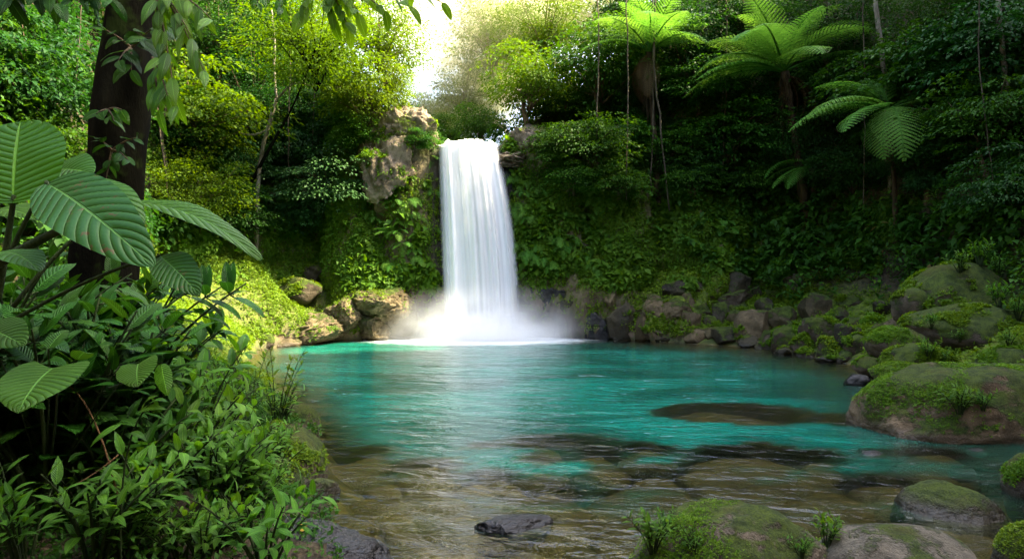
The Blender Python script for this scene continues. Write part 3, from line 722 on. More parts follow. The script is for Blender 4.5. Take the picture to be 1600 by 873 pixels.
# ================================================================== GREENERY THAT CARPETS THE GROUND
tri = np.concatenate([gq[:, [0, 1, 2]], gq[:, [0, 2, 3]]])
ta, tb, tc = gv[tri[:, 0]], gv[tri[:, 1]], gv[tri[:, 2]]
tn = np.cross(tb - ta, tc - ta); tarea = np.linalg.norm(tn, axis=1) / 2; tn = tn / (2 * tarea[:, None] + 1e-12)
tcen = (ta + tb + tc) / 3
def in_view(P, m=60):
    px = 800 + P[:, 0] / np.maximum(P[:, 1], .1) * F; py = 436.5 - (P[:, 2] - CAMZ) / np.maximum(P[:, 1], .1) * F
    return (P[:, 1] > 2) & (px > -m) & (px < 1600 + m) & (py > -m) & (py < 873 + m)
def sample(weight, n, r):
    p = tarea * weight; p = p / p.sum()
    k = r.choice(len(tri), n, p=p)
    a, b = r.random(n), r.random(n); f = a + b > 1; a[f], b[f] = 1 - a[f], 1 - b[f]
    P = ta[k] + (tb[k] - ta[k]) * a[:, None] + (tc[k] - ta[k]) * b[:, None]
    return P, tn[k], k
vis = in_view(tcen, 80)
tvx = {k: v[tri].mean(1) for k, v in (('rock', ROCK), ('bare', BARE), ('d', gd), ('moss', MOSS), ('steep', steep))}
zc = tcen[:, 2]; px_c = 800 + tcen[:, 0] / np.maximum(tcen[:, 1], .1) * F
clump = smooth01(.5 + 1.1 * fbm(tcen * .55, 3))
def rand_dir(r, n): return nrm(r.normal(size=(n, 3)))
def sprigs(mb, P, N, r, leaf, size, spread, lift, grow, per, tmpl=0, down=0.0, jit=.35, mul=1.0):
    """Little shoots: per leaves round each foot point."""
    n = len(P); k = np.repeat(np.arange(n), per)
    base = P[k] + N[k] * (r.random(len(k)) * lift)[:, None] + rand_dir(r, len(k)) * (spread * r.random(len(k)) ** .5)[:, None]
    d = rand_dir(r, len(k)); d = d - N[k] * (np.sum(d * N[k], 1))[:, None] * .8 + N[k] * grow
    d[:, 2] -= down
    up = N[k] * .6 + np.array([0, 0, .7]) + r.normal(size=(len(k), 3)) * jit
    sz = leaf * (.6 + .8 * r.random(len(k))) * np.repeat((.7 + .6 * r.random(n)) * mul, per)
    rd = np.clip(np.repeat(r.random(n), per) * .6 + r.random(len(k)) * .4, 0, 1)
    tv, tq, tt = (LV0, LQ0, None) if tmpl == 0 else (LV1, LQ1, LT1)
    place(mb, tv, tq, tt, base, frames(d, up), sz, rd)
r4 = np.random.default_rng(44)
far = tcen[:, 1] > 12.5
# creepers and moss on the open slopes round the pool
wgt = vis * far * (zc > .35) * (zc < 7) * np.clip(tvx['moss'] + .6 * tvx['rock'] * (tn[:, 2] > .2), 0, 1) * (1 - tvx['bare']) * (.12 + clump) / np.maximum(tcen[:, 1], 10) 
wgt = wgt * np.where((tcen[:, 0] > 3) & (zc < 3.5), 2.2, 1) * np.where((tcen[:, 0] < -4.5) & (tcen[:, 1] > 21) & (zc < 4.2), 2.0, 1)
P, N, k = sample(wgt, 40000, r4)
mb = MB(); sprigs(mb, P, N, r4, .085, .1, .10, .06, .45, 6)
tag(mb.build('creeper_carpet', M['moss_leaf']), kind='stuff')
# taller undergrowth on the wooded slopes
wgt = vis * far * (zc > 1.3) * smooth01((tvx['d'] - 2.2) / 2) * (1 - tvx['bare']) * np.where((tcen[:, 0] < -4.5) & (tcen[:, 1] > 21) & (zc < 3.9), .04, 1) * (.05 + clump ** 1.5) / np.maximum(tcen[:, 1], 10) ** 1.2
P, N, k = sample(wgt, 17000, r4)
hh = (.15 + 1.1 * r4.random(len(P)) ** 1.5)[:, None]
P2 = P + (N * .4 + np.array([0, 0, .6])) * hh
mb = MB(); sprigs(mb, P2, N * .4 + np.array([0, 0, .6]), r4, .17, .1, .34, .25, .05, 14, 0, .35, mul=.6 + 1.1 * smooth01(.5 + 1.8 * fbm(P * .6 + 3, 2)))
tag(mb.build('undergrowth', M['under']), kind='stuff')
# plants hanging on the cliff faces beside the fall
face = vis * (tcen[:, 1] > 25.5) * (zc > 2.2) * (zc < 11) * smooth01((.85 - tn[:, 2]) / .3) * (np.abs(tcen[:, 0] + 1.8) > 1.5) * (1 - .93 * tvx['bare']) * (tvx['d'] < 6)
holes = smooth01(.42 + 2.2 * fbm(tcen * np.array([.8, .8, .5]) + 9, 3))
P, N, k = sample(face * (.015 + holes), 24000, r4)
mul = .55 + 1.3 * smooth01(.5 + 1.8 * fbm(P * .9 + 31, 2))
mb = MB(); sprigs(mb, P, N, r4, .16, .1, .16, .14, .35, 7, 0, .75, mul=mul)
tag(mb.build('cliff_greenery', M['hang_fern']), kind='stuff')

# little cushions and creepers growing on the boulders themselves
def cushion(seed, n, leaf, mat='moss_leaf', lo=.15, gap=.1):
    ob, V, T, Rm, c = ROCKS[seed]; r = np.random.default_rng(seed)
    a, b, d = V[T[:, 0]], V[T[:, 1]], V[T[:, 2]]; nn = np.cross(b - a, d - a); ar = np.linalg.norm(nn, axis=1); nn = nn / (ar[:, None] + 1e-12)
    if (nn * (a + b + d)).sum(1).mean() < 0: nn = -nn
    nw = nn @ Rm.T; cen = (a + b + d) / 3; cw = cen @ Rm.T + c
    w = ar * smooth01((nw[:, 2] - lo) / .4) * smooth01(gap + 1.6 * fbm(cw * 1.6 + seed, 3)) * (cw[:, 2] > .12) * (nw[:, 1] < .75)
    if w.sum() <= 0: return
    k = r.choice(len(T), n, p=w / w.sum()); u, v = r.random(n), r.random(n); f = u + v > 1; u[f], v[f] = 1 - u[f], 1 - v[f]
    P = a[k] + (b[k] - a[k]) * u[:, None] + (d[k] - a[k]) * v[:, None]
    mb = MB(); sprigs(mb, P, nn[k], r, leaf, .1, leaf * .7, leaf * .3, .5, 4)
    mb.build('moss_cushion', M[mat], ob)
for sd, n, lf in ((201, 1500, .055), (202, 6000, .06), (203, 5000, .055), (204, 2400, .045), (205, 3000, .045), (206, 900, .04), (207, 2400, .035), (208, 500, .045), (209, 1800, .045), (211, 4500, .026), (213, 1500, .024), (214, 1500, .02), (225, 1200, .03), (227, 1200, .03), (231, 300, .07), (232, 300, .07), (233, 250, .07), (226, 600, .025), (241, 900, .08), (242, 1800, .08), (245, 500, .08), (265, 400, .1), (266, 400, .1), (267, 500, .1), (269, 700, .1), (272, 500, .09), (271, 300, .09),
                  (215, 5000, .013), (216, 1200, .012), (218, 1500, .028), (237, 700, .08), (240, 500, .08)):
    cushion(sd, n, lf, gap=-.12 if sd in (211, 202, 203, 216) else .12)
for i, row in enumerate(RSHORE):
    if row[4] == 'mossy': cushion(100 + i, 420, .07)
    else: cushion(100 + i, 90, .06, gap=-.3)
# ================================================================== TREES
def crown_meshes(seed, style):
    """One crown about 2 m in radius centred on the origin (leaves) and the branches that carry it."""
    r = np.random.default_rng(seed)
    ns, per, leaf, flat, hc = {'layered': (105, 74, .15, .16, 1.5), 'fine': (150, 84, .095, .55, 1.75), 'round': (125, 70, .135, .5, 1.7), 'droop': (95, 60, .21, .5, 1.7)}[style]
    d = nrm(r.normal(size=(ns, 3)) * [1, 1, .9]); lobes = 1 + .28 * fbm(d * 1.7 + seed, 2)
    rad = (r.random(ns) ** .45) * lobes
    c = d * rad[:, None] * [2, 2, hc]
    c[:, 2] = np.where(c[:, 2] < 0, c[:, 2] * .75, c[:, 2])
    if style == 'layered': c[:, 2] = np.round(c[:, 2] / .42) * .42 + r.normal(size=ns) * .07
    k = np.repeat(np.arange(ns), per); n = len(k)
    sr = (.34 + .34 * r.random(ns)) * (1.35 if style == 'layered' else 1.0)
    o = nrm(c * [1, 1, .35] + r.normal(size=c.shape) * .25)             # outward
    a = r.random(n) * 2 * PI; q = sr[k] * r.random(n) ** .55
    e1 = nrm(np.cross(o, [0, 0, 1.0])); e2 = nrm(o * [1, 1, .2] + [0, 0, -.25 if style != 'fine' else .1])
    p = c[k] + e1[k] * (np.cos(a) * q)[:, None] + e2[k] * (np.sin(a) * q * 1.25)[:, None]
    p[:, 2] += (r.random(n) - .5) * flat * sr[k] * 1.3 - .32 * q * q / sr[k]
    ld = e1[k] * np.cos(a)[:, None] + e2[k] * np.sin(a)[:, None] + o[k] * .55 + r.normal(size=(n, 3)) * .38
    ld[:, 2] -= .35 if style != 'droop' else 1.0
    up = np.array([0, 0, 1.0]) + r.normal(size=(n, 3)) * .38
    rd = np.clip((r.random(ns) * .55)[k] + r.random(n) * .45, 0, .96)
    mb = MB(); tv = LV1.copy(); tv[:, 0] *= .95
    place(mb, tv, LQ1, LT1, p, frames(ld, up), leaf * (.65 + .7 * r.random(n)), rd)
    leaves = mb.mesh(style + '_crown')
    wb = MB()
    for i in range(0, ns, 5):
        z0 = -hc * r.uniform(.05, .95); z0 = min(z0, c[i][2] - .25 * np.hypot(c[i][0], c[i][1]))
        z0 = max(z0, -hc * .95); m = c[i] * .5; m[2] = z0 * .55 + c[i][2] * .45 + .12
        tube(bez([0, 0, z0], m, c[i], 7), np.linspace(.028, .008, 7), 5, wb)
    return leaves, wb.mesh('branchwork'), hc
CROWN = {}
for st in ('layered', 'fine', 'round', 'droop'):
    CROWN[st] = [crown_meshes(11 + 7 * i + len(st), st) for i in range(2)]
def trunk_mesh(seed, bend):
    r = np.random.default_rng(seed); t = np.linspace(0, 1, 12)
    x = bend * np.sin(t * PI) * r.uniform(.6, 1); y = bend * .6 * np.sin(t * 2 * PI)
    return tube(np.stack([x, y, t], 1), .115 - .07 * t + .05 * np.exp(-t * 14), 9, wob=.15, seed=seed).mesh('trunk')
TRUNK = [trunk_mesh(i, b) for i, b in enumerate((.12, .25, .05, .35))]
ntree = [0]
def omat(o, mat):
    if not o.data.materials: o.data.materials.append(mat)
    o.material_slots[0].link = 'OBJECT'; o.material_slots[0].material = mat
def tree(style, px, py, Y, rpx, label, leaf='canopy', bark='bark_brown', group=None, squash=1.0, trunk_w=1.0, hug=.75):
    i = ntree[0]; ntree[0] += 1
    leaves, wood, hc = CROWN[style][i % 2]
    hit = ground_at(px, py)[1]                                  # stand it on the slope behind, its crown just clear of the ground
    if hit < 62: Y = max(hit - hug * rpx / F * hit, 8)
    c = at(px, py, Y); s = rpx / F * Y / 2.0
    g = hz(c[0], c[1])
    for _ in range(30):
        if c[2] - .35 * hc * s * squash > g: break
        Y -= .2; c = at(px, py, Y); s = rpx / F * Y / 2.0; g = hz(c[0], c[1])
    rw = 2 * s; up_ = np.array([hz(c[0] + .4, c[1]) - hz(c[0] - .4, c[1]), hz(c[0], c[1] + .4) - hz(c[0], c[1] - .4)])
    up_ = up_ / max(np.hypot(*up_), 1e-6); base = np.array([c[0], c[1], g])
    for q in np.arange(0, 5, .25):                              # rooted uphill when the ground below falls away steeply
        x_, y_ = c[0] + up_[0] * q, c[1] + up_[1] * q; base = np.array([x_, y_, hz(x_, y_)])
        if base[2] > c[2] - 1.5 * rw: break
    base[2] -= .15; v = c - base; ln = max(np.linalg.norm(v), .3)
    o = thing('tree', label, 'tree', base, group)
    t = link('trunk', TRUNK[i % 4], o); omat(t, M[bark]); tw = trunk_w * (.6 + .5 * s); t.scale = (tw, tw, ln)
    rz = i * 2.399
    t.rotation_euler = Vector(v).to_track_quat('Z', 'Y').to_euler()
    for nm, me, mt in (('crown', leaves, M[leaf]), ('branchwork', wood, M[bark])):
        q = link(nm, me, o); omat(q, mt); q.location = v; q.scale = (s, s, s * squash); q.rotation_euler = (0, 0, rz)
        if nm == 'crown': cr = q
        else: q.parent = cr; q.location = (0, 0, 0); q.scale = (1, 1, 1); q.rotation_euler = (0, 0, 0)
    return o
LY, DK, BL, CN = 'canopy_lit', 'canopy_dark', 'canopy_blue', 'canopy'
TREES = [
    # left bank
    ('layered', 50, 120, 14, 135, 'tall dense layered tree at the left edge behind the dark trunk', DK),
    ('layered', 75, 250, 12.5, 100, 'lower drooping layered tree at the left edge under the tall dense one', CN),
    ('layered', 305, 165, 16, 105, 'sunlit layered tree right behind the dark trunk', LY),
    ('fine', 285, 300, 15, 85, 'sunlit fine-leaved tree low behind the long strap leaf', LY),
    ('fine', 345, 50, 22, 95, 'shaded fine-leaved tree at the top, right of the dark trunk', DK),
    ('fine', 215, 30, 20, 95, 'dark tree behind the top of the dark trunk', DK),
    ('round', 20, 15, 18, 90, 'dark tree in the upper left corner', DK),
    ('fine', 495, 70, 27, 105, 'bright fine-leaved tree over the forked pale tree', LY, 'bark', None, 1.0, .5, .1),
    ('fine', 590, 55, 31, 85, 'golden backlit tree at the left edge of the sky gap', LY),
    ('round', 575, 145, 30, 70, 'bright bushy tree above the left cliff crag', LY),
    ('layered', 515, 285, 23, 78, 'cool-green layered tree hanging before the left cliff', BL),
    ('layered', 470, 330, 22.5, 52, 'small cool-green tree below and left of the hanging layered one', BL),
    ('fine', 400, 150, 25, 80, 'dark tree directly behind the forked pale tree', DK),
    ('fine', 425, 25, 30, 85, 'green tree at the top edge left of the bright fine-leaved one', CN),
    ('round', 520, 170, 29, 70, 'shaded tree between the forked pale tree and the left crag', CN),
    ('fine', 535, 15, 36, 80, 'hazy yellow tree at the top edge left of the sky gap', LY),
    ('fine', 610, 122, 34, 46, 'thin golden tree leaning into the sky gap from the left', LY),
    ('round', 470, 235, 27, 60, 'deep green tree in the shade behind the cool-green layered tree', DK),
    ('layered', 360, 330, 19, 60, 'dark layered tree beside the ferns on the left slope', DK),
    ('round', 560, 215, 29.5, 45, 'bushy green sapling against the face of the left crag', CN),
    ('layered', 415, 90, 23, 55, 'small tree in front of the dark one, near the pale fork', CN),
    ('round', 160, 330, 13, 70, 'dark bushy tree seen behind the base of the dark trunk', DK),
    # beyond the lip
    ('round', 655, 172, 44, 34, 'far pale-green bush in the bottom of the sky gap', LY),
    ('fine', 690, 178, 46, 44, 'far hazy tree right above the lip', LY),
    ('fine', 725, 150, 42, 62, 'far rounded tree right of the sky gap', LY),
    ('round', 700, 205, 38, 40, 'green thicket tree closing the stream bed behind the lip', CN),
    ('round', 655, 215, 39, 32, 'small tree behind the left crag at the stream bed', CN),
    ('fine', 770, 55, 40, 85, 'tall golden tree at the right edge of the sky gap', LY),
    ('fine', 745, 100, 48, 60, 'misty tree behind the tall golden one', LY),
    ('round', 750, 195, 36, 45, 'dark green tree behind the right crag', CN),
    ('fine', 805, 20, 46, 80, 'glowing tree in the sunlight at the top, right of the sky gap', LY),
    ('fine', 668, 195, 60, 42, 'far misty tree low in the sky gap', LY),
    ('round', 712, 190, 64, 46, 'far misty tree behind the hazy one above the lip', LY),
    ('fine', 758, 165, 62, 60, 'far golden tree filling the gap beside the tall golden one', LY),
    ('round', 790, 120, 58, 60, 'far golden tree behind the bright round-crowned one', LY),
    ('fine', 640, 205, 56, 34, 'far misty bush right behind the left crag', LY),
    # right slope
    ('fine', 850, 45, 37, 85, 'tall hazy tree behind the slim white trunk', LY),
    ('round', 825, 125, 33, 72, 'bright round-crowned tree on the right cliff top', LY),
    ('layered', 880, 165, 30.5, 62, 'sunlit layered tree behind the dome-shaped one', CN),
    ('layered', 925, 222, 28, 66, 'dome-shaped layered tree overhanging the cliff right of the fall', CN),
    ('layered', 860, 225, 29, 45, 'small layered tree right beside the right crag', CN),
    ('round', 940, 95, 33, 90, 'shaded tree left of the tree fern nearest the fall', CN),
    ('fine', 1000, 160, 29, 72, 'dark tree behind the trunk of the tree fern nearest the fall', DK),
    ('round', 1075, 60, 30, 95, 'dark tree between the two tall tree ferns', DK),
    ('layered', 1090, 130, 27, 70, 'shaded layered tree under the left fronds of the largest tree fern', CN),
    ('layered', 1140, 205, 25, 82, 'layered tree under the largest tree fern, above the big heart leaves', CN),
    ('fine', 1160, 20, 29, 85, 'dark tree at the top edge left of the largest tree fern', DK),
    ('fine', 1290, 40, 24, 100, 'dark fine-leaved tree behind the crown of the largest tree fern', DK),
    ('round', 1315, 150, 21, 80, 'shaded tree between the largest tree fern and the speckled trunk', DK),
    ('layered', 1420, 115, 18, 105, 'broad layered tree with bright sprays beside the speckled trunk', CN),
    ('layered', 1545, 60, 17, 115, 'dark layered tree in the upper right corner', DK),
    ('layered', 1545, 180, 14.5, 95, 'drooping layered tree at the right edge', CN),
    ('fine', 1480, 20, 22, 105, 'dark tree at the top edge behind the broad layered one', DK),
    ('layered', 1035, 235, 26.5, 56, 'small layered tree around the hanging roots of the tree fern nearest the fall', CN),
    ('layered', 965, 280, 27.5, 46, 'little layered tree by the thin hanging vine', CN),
    ('round', 1205, 150, 25, 68, 'dark tree right behind the trunk of the largest tree fern', DK),
    ('layered', 1590, 285, 13.5, 85, 'dark layered tree cut by the right edge above the creepers', DK),
    ('fine', 1235, 235, 21, 62, 'dark bushy tree beside the leaning trunk of the largest tree fern', DK),
    ('round', 1000, 15, 36, 80, 'dark tree at the top edge behind the tree fern nearest the fall', DK),
    ('layered', 890, 275, 28.3, 44, 'low layered tree on the cliff face right of the fall', CN),
    ('round', 1450, 230, 17, 70, 'dark rounded tree under the broad layered one', DK),
    ('layered', 1080, 280, 25.5, 44, 'low tree between the two patches of big heart leaves', CN),
    ('round', 1330, 260, 18, 62, 'dark bush-like tree behind the drooping fern', DK),
    ('layered', 985, 215, 28.5, 50, 'slight tree behind the thin hanging vine', CN),
    ('layered', 1185, 275, 23, 50, 'low layered tree at the foot of the largest tree fern', CN),
    ('round', 910, 20, 42, 80, 'far green tree at the top behind the slim white trunk', LY),
]
for row in TREES: tree(*row)
rt = np.random.default_rng(77)
for x0, x1, y0, y1, n, lab, grp in ((990, 1620, 120, 290, 38, 'small shaded understory tree in the dense greenery of the right slope', 'understory trees of the right slope'),
                                    (250, 520, 140, 300, 14, 'small shaded understory tree in the dense greenery of the left slope', 'understory trees of the left slope')):
    for q in range(n):
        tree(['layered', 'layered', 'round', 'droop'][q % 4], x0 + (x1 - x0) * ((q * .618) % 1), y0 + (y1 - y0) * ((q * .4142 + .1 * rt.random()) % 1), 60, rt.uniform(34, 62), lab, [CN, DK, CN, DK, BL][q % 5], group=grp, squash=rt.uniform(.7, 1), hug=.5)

def px_of(p): return 800 + p[0] / p[1] * F, 436.5 - (p[2] - CAMZ) / p[1] * F
# bare-limbed pale tree with a fork, left of the fall
def limb_tree(name, label, base, paths, bark, cat='tree'):
    o = thing(name, label, cat, base)
    for nm, pts, r0, r1 in paths:
        P = np.array(pts); t = np.linspace(0, 1, len(P)); tt = np.linspace(0, 1, len(P) * 5)
        Q = np.stack([np.interp(tt, t, P[:, i]) for i in range(3)], 1)
        for _ in range(6): Q[1:-1] = (Q[:-2] + 2 * Q[1:-1] + Q[2:]) / 4
        Q = Q + .012 * rng.normal(size=Q.shape) - np.asarray(base)
        tube(Q, np.linspace(r0, r1, len(Q)), 8, wob=.12, seed=len(Q)).build(nm, M[bark], o)
    return o
Yp = ground_at(402, 300)[1] - 2.2
b = at(402, 292, Yp)
pale = limb_tree('bare_tree', 'pale bare-limbed tree forking above the left slope', np.array([at(400, 300, Yp)[0], Yp, hz(at(400, 300, Yp)[0], Yp) - .1]), [
    ('trunk', [np.array([at(400, 300, Yp)[0], Yp, hz(at(400, 300, Yp)[0], Yp) - .1]), at(402, 300, Yp), at(408, 240, Yp), at(420, 195, Yp), at(432, 155, Yp)], .10, .07),
    ('limb', [at(432, 155, Yp), at(428, 110, Yp + .2), at(430, 60, Yp + .3), at(424, 15, Yp + .5)], .055, .035),
    ('limb', [at(430, 160, Yp), at(447, 138, Yp - .2), at(465, 128, Yp - .4), at(485, 135, Yp - .6), at(492, 130, Yp - .7), at(505, 122, Yp - .8)], .055, .02),
    ('limb', [at(455, 132, Yp - .3), at(462, 118, Yp - .3), at(474, 108, Yp - .4)], .05, .025),
    ('limb', [at(415, 205, Yp), at(395, 212, Yp - .3), at(375, 208, Yp - .5)], .05, .02)], 'bark_pale')
# slim pale trunks whose crowns are above the frame
def slim(label, pts, r0, r1, bark='bark_pale'):
    pq = [px_of(p) for p in pts]; g = ground_at(*pq[0]); k = g[1] / pts[0][1]
    pts = [g - [0, 0, .15]] + [at(*q, g[1]) for q in pq[1:]]
    return limb_tree('slim_tree', label, pts[0], [('trunk', pts, r0 * k * .8, r1 * k * .8)], bark)
s1 = slim('slim white trunk with a kink, in golden haze right of the fall', [at(888, 120, 33), at(884, 70, 33), at(886, 30, 33), at(879, -30, 33)], .09, .06)
slim('speckled pale trunk rising straight beside the broad layered tree', [at(1393, 330, 15.5), at(1390, 230, 15.5), at(1384, 130, 15.5), at(1372, 40, 15.5), at(1366, -30, 15.5)], .075, .06)
slim('thin pale trunk near the right edge at the top', [at(1585, 230, 14.6), at(1575, 150, 14.6), at(1566, 70, 14.6), at(1558, -20, 14.6)], .075, .06)
slim('thin pale trunk between the tree ferns at the top', [at(1046, 130, 26), at(1044, 60, 26), at(1040, 0, 26), at(1040, -30, 26)], .06, .05)
slim('slim dark trunk at the top between the two tall tree ferns', [at(1128, 70, 27), at(1122, 30, 27), at(1118, -20, 27)], .10, .08, 'bark_brown')
slim('slim pale trunk standing in the shade left of the leaning fern trunk', [at(1128, 300, 24), at(1130, 240, 24), at(1127, 175, 24), at(1132, 120, 24)], .05, .035)
slim('slim crooked trunk among the sunlit leaves right of the dark trunk', [at(258, 330, 13), at(262, 270, 13), at(250, 215, 13), at(262, 150, 13)], .05, .03, 'vine')
slim('leaning slim trunk at the foot of the hanging layered tree', [at(455, 345, 22), at(466, 310, 22), at(478, 285, 22.2)], .10, .05, 'bark_brown')

# ------------------------------------------------------------------ vines
def vine(label, px0, py0, px1, py1, Y, r=.02, sag=6, leafy=0, seed=0):
    Y = ground_at(px1, py1)[1] - 1.2; r *= Y / 26; py0 = min(py0, 60) - 110
    rr = np.random.default_rng(seed); n = 16; t = np.linspace(0, 1, n)
    pts = np.array([at(px0 + (px1 - px0) * u + sag * math.sin(u * PI * 1.3) + rr.normal() * .8, py0 + (py1 - py0) * u, Y + .15 * math.sin(u * 5)) for u in t])
    o = thing('vine', label, 'vine', pts[-1])
    tube(pts - pts[-1], np.full(n, r) * (1 + .2 * rr.random(n)), 6).build('stem', M['vine'], o)
    if leafy:
        k = rr.integers(0, n, leafy); p = pts[k] - pts[-1] + rr.normal(size=(leafy, 3)) * .09
        mb = MB(); place(mb, LV1, LQ1, LT1, p, frames(rr.normal(size=(leafy, 3)) - [0, 0, .8], np.array([0, 0, 1.]) + rr.normal(size=(leafy, 3)) * .4), .11 + .08 * rr.random(leafy), rr.random(leafy) * .9)
        mb.build('foliage', M['canopy'], o)
vine('straight thin hanging vine left of the tree fern nearest the fall', 976, 78, 981, 312, 26, .022, 3, 0, 1)
vine('thin vine hanging beside the dark trunk', 122, -10, 112, 235, 9.5, .016, 8, 0, 2)
vine('hanging aerial root curling outwards at its end, below the tree fern nearest the fall', 1026, 200, 1040, 330, 21, .03, -8, 0, 3)
vine('short aerial root next to the curling one', 1016, 190, 1020, 300, 21, .025, 4, 20, 4)
vine('leafy vine hanging below the largest tree fern left of its trunk', 1133, 150, 1131, 285, 22, .022, 3, 50, 5)
vine('faint vine between the layered trees right of the fall', 932, 140, 934, 240, 29, .022, 2, 0, 6)
vine('vine hanging in the shade right of the fern trunk', 1290, 60, 1292, 210, 20, .02, 3, 20, 7)
vine('twisted vine on the sunlit leaves right of the dark trunk', 238, 190, 258, 320, 12.6, .022, -7, 15, 8)
vine('faint vine in the shade under the forked pale tree', 452, 210, 450, 320, 24, .022, 2, 10, 9)
vine('vine in the dark hollow left of the hanging layered tree', 492, 190, 488, 300, 25, .02, 2, 0, 10)
vine('long bare vine in the dark at the right side', 1345, 215, 1352, 330, 16.5, .018, 3, 0, 11)
vine('bent vine under the drooping tree at the right edge', 1532, 150, 1548, 300, 15, .02, -8, 12, 12)

# ------------------------------------------------------------------ tree ferns
def frond_mesh(seed, L=1.0, W=.27, droop=1.0, rise=.5, pairs=21, flat=False):
    """A fern frond along +Y with drooping side leaflets, each cut into small lobes."""
    r = np.random.default_rng(seed); t = np.linspace(0, 1, 40)
    ang = rise - droop * t ** 1.2; dy = np.cos(ang); dz = np.sin(ang)
    y = np.concatenate([[0], np.cumsum((dy[1:] + dy[:-1]) / 2 * np.diff(t))]) * L; z = np.concatenate([[0], np.cumsum((dz[1:] + dz[:-1]) / 2 * np.diff(t))]) * L
    mb = MB(); tube(np.stack([y * 0, y, z], 1), np.linspace(.014, .003, 40) * L, 5, mb, rnd=.1)
    u = np.linspace(.14, .995, pairs); pw = W * L * (np.sin(np.clip((u - .06) / .94, 0, 1) ** .62 * PI) ** .75 + .03)
    P = []; D = []; U = []; S = []; R = []
    for i in range(pairs):
        yy, zz = np.interp(u[i], t, y), np.interp(u[i], t, z); a = np.interp(u[i], t, ang)
        fw = np.array([0, math.cos(a), math.sin(a)]); upv = np.array([0, -math.sin(a), math.cos(a)])
        rv = r.random() * .4
        for sgn in (-1, 1):
            side = np.array([sgn, 0, 0]) * math.cos(.55) + fw * math.sin(.55)
            m = max(4, int(17 * pw[i] / (W * L)) + 2); l = pw[i]
            for j in range(m):
                v = (j + .6) / m; dr = .22 * v * v
                base = np.array([0, yy, zz]) + side * l * v - upv * l * dr
                w = .0135 * L * (1 - .7 * v) + .004 * L
                for s2 in (-1, 1):
                    dd = fw * s2 * (.9 if s2 > 0 else .9) + side * .5 - upv * .15
                    P.append(base); D.append(dd); U.append(upv + r.normal(size=3) * .15); S.append((w * 1.15, w * 1.2, w)); R.append(.35 + rv + .25 * r.random())
    tv = LV0.copy(); tv[:, 0] *= 1.9
    place(mb, tv, LQ0, None, np.array(P), frames(np.array(D), np.array(U)), np.array(S), np.clip(np.array(R), 0, .96))
    return mb.mesh('frond', M['fern'])
FROND = [frond_mesh(1, droop=1.35, rise=.75), frond_mesh(2, droop=1.7, rise=.85), frond_mesh(3, droop=1.0, rise=.55), frond_mesh(4, droop=1.2, rise=.3, W=.3)]
def px_of(p): return 800 + p[0] / p[1] * F, 436.5 - (p[2] - CAMZ) / p[1] * F
def fern(label, top, L, fronds, base=None, r=.1, skirt=0, name='tree_fern', cat='tree fern', seed=0, mat=None, dead=0):
    """fronds: (azimuth in degrees seen from above, lift in degrees, length factor); azimuth 0 points right, 90 away."""
    rr = np.random.default_rng(seed); top = np.asarray(top, float); base = top if base is None else np.asarray(base, float)
    if name == 'tree_fern':                                     # root it in the slope that shows behind its foot
        y0 = top[1]; pb = px_of(base); g = ground_at(*pb); k = g[1] / y0
        if k > 1: top = at(*px_of(top), g[1]); L *= k; r *= k
        base = np.array([g[0], g[1], g[2] - .1]); base[2] = min(base[2], hz(base[0], base[1]) + .1)
    o = thing(name, label, cat, base)
    if np.linalg.norm(top - base) > .2:
        mid = (top + base) / 2 + [.06, 0, 0]
        tube(bez(base, mid, top, 24) - base, r * (1 + .35 * np.abs(np.sin(np.arange(24) * 2.1))) * np.linspace(1.15, .85, 24), 10, wob=.3, seed=seed).build('trunk', M['fibre'], o)
        if skirt:
            mb = MB()
            for q in range(skirt):
                a = rr.random() * 2 * PI; l = rr.uniform(.5, 2.6); p0 = top + [math.cos(a) * r, math.sin(a) * r, -rr.uniform(.1, 1.0)]
                p1 = p0 + [math.cos(a) * .12, math.sin(a) * .12, -l * .5]; p2 = p0 + [rr.normal() * .12, rr.normal() * .1, -l]
                tube(bez(p0, p1, p2, 6) - base, np.linspace(.012, .005, 6), 4, mb)
            mb.build('fibre_skirt', M['fibre'], o)
    for i, (az, lift, lf) in enumerate(fronds):
        f = link('frond', FROND[(i + seed) % len(FROND)], o); f.location = top - base
        f.rotation_euler = (math.radians(lift), math.radians(rr.uniform(-12, 12)), math.radians(az - 90)); f.scale = (L * lf,) * 3
        if mat: omat(f, M[mat])
    for i in range(dead):
        f = link('dead_frond', FROND[i % len(FROND)], o); f.location = top - base - [0, 0, .1]; omat(f, M['dead_frond'])
        f.rotation_euler = (math.radians(-78 + rr.uniform(-10, 14)), 0, rr.uniform(0, 6.28)); f.scale = (L * rr.uniform(.4, .7),) * 3
    return o
ring = lambda n, lift, lf, off=0, jit=10, seed=0: [(off + 360 * i / n + np.random.default_rng(seed + i).uniform(-jit, jit), lift + np.random.default_rng(seed + 50 + i).uniform(-10, 10), lf * np.random.default_rng(seed + 90 + i).uniform(.85, 1.1)) for i in range(n)]
fern('tall tree fern with a fibrous trunk and an umbrella of pale fronds, nearer the waterfall', at(1014, 82, 21), 2.3, ring(12, 8, 1, 8, 8, 1) + ring(7, 44, .85, 30, 10, 2), at(1030, 372, 21), .075, 46, seed=1, dead=6)
fern('largest tree fern, its pale fronds arching over a leaning dark trunk', at(1226, 112, 16.5), 2.35, ring(12, 6, 1, 4, 8, 3) + ring(7, 45, .85, 20, 10, 4) + [(182, -10, 1.1), (195, -14, 1.05), (170, 2, 1.1)], at(1266, 385, 16.8), .085, 30, seed=2, dead=8)
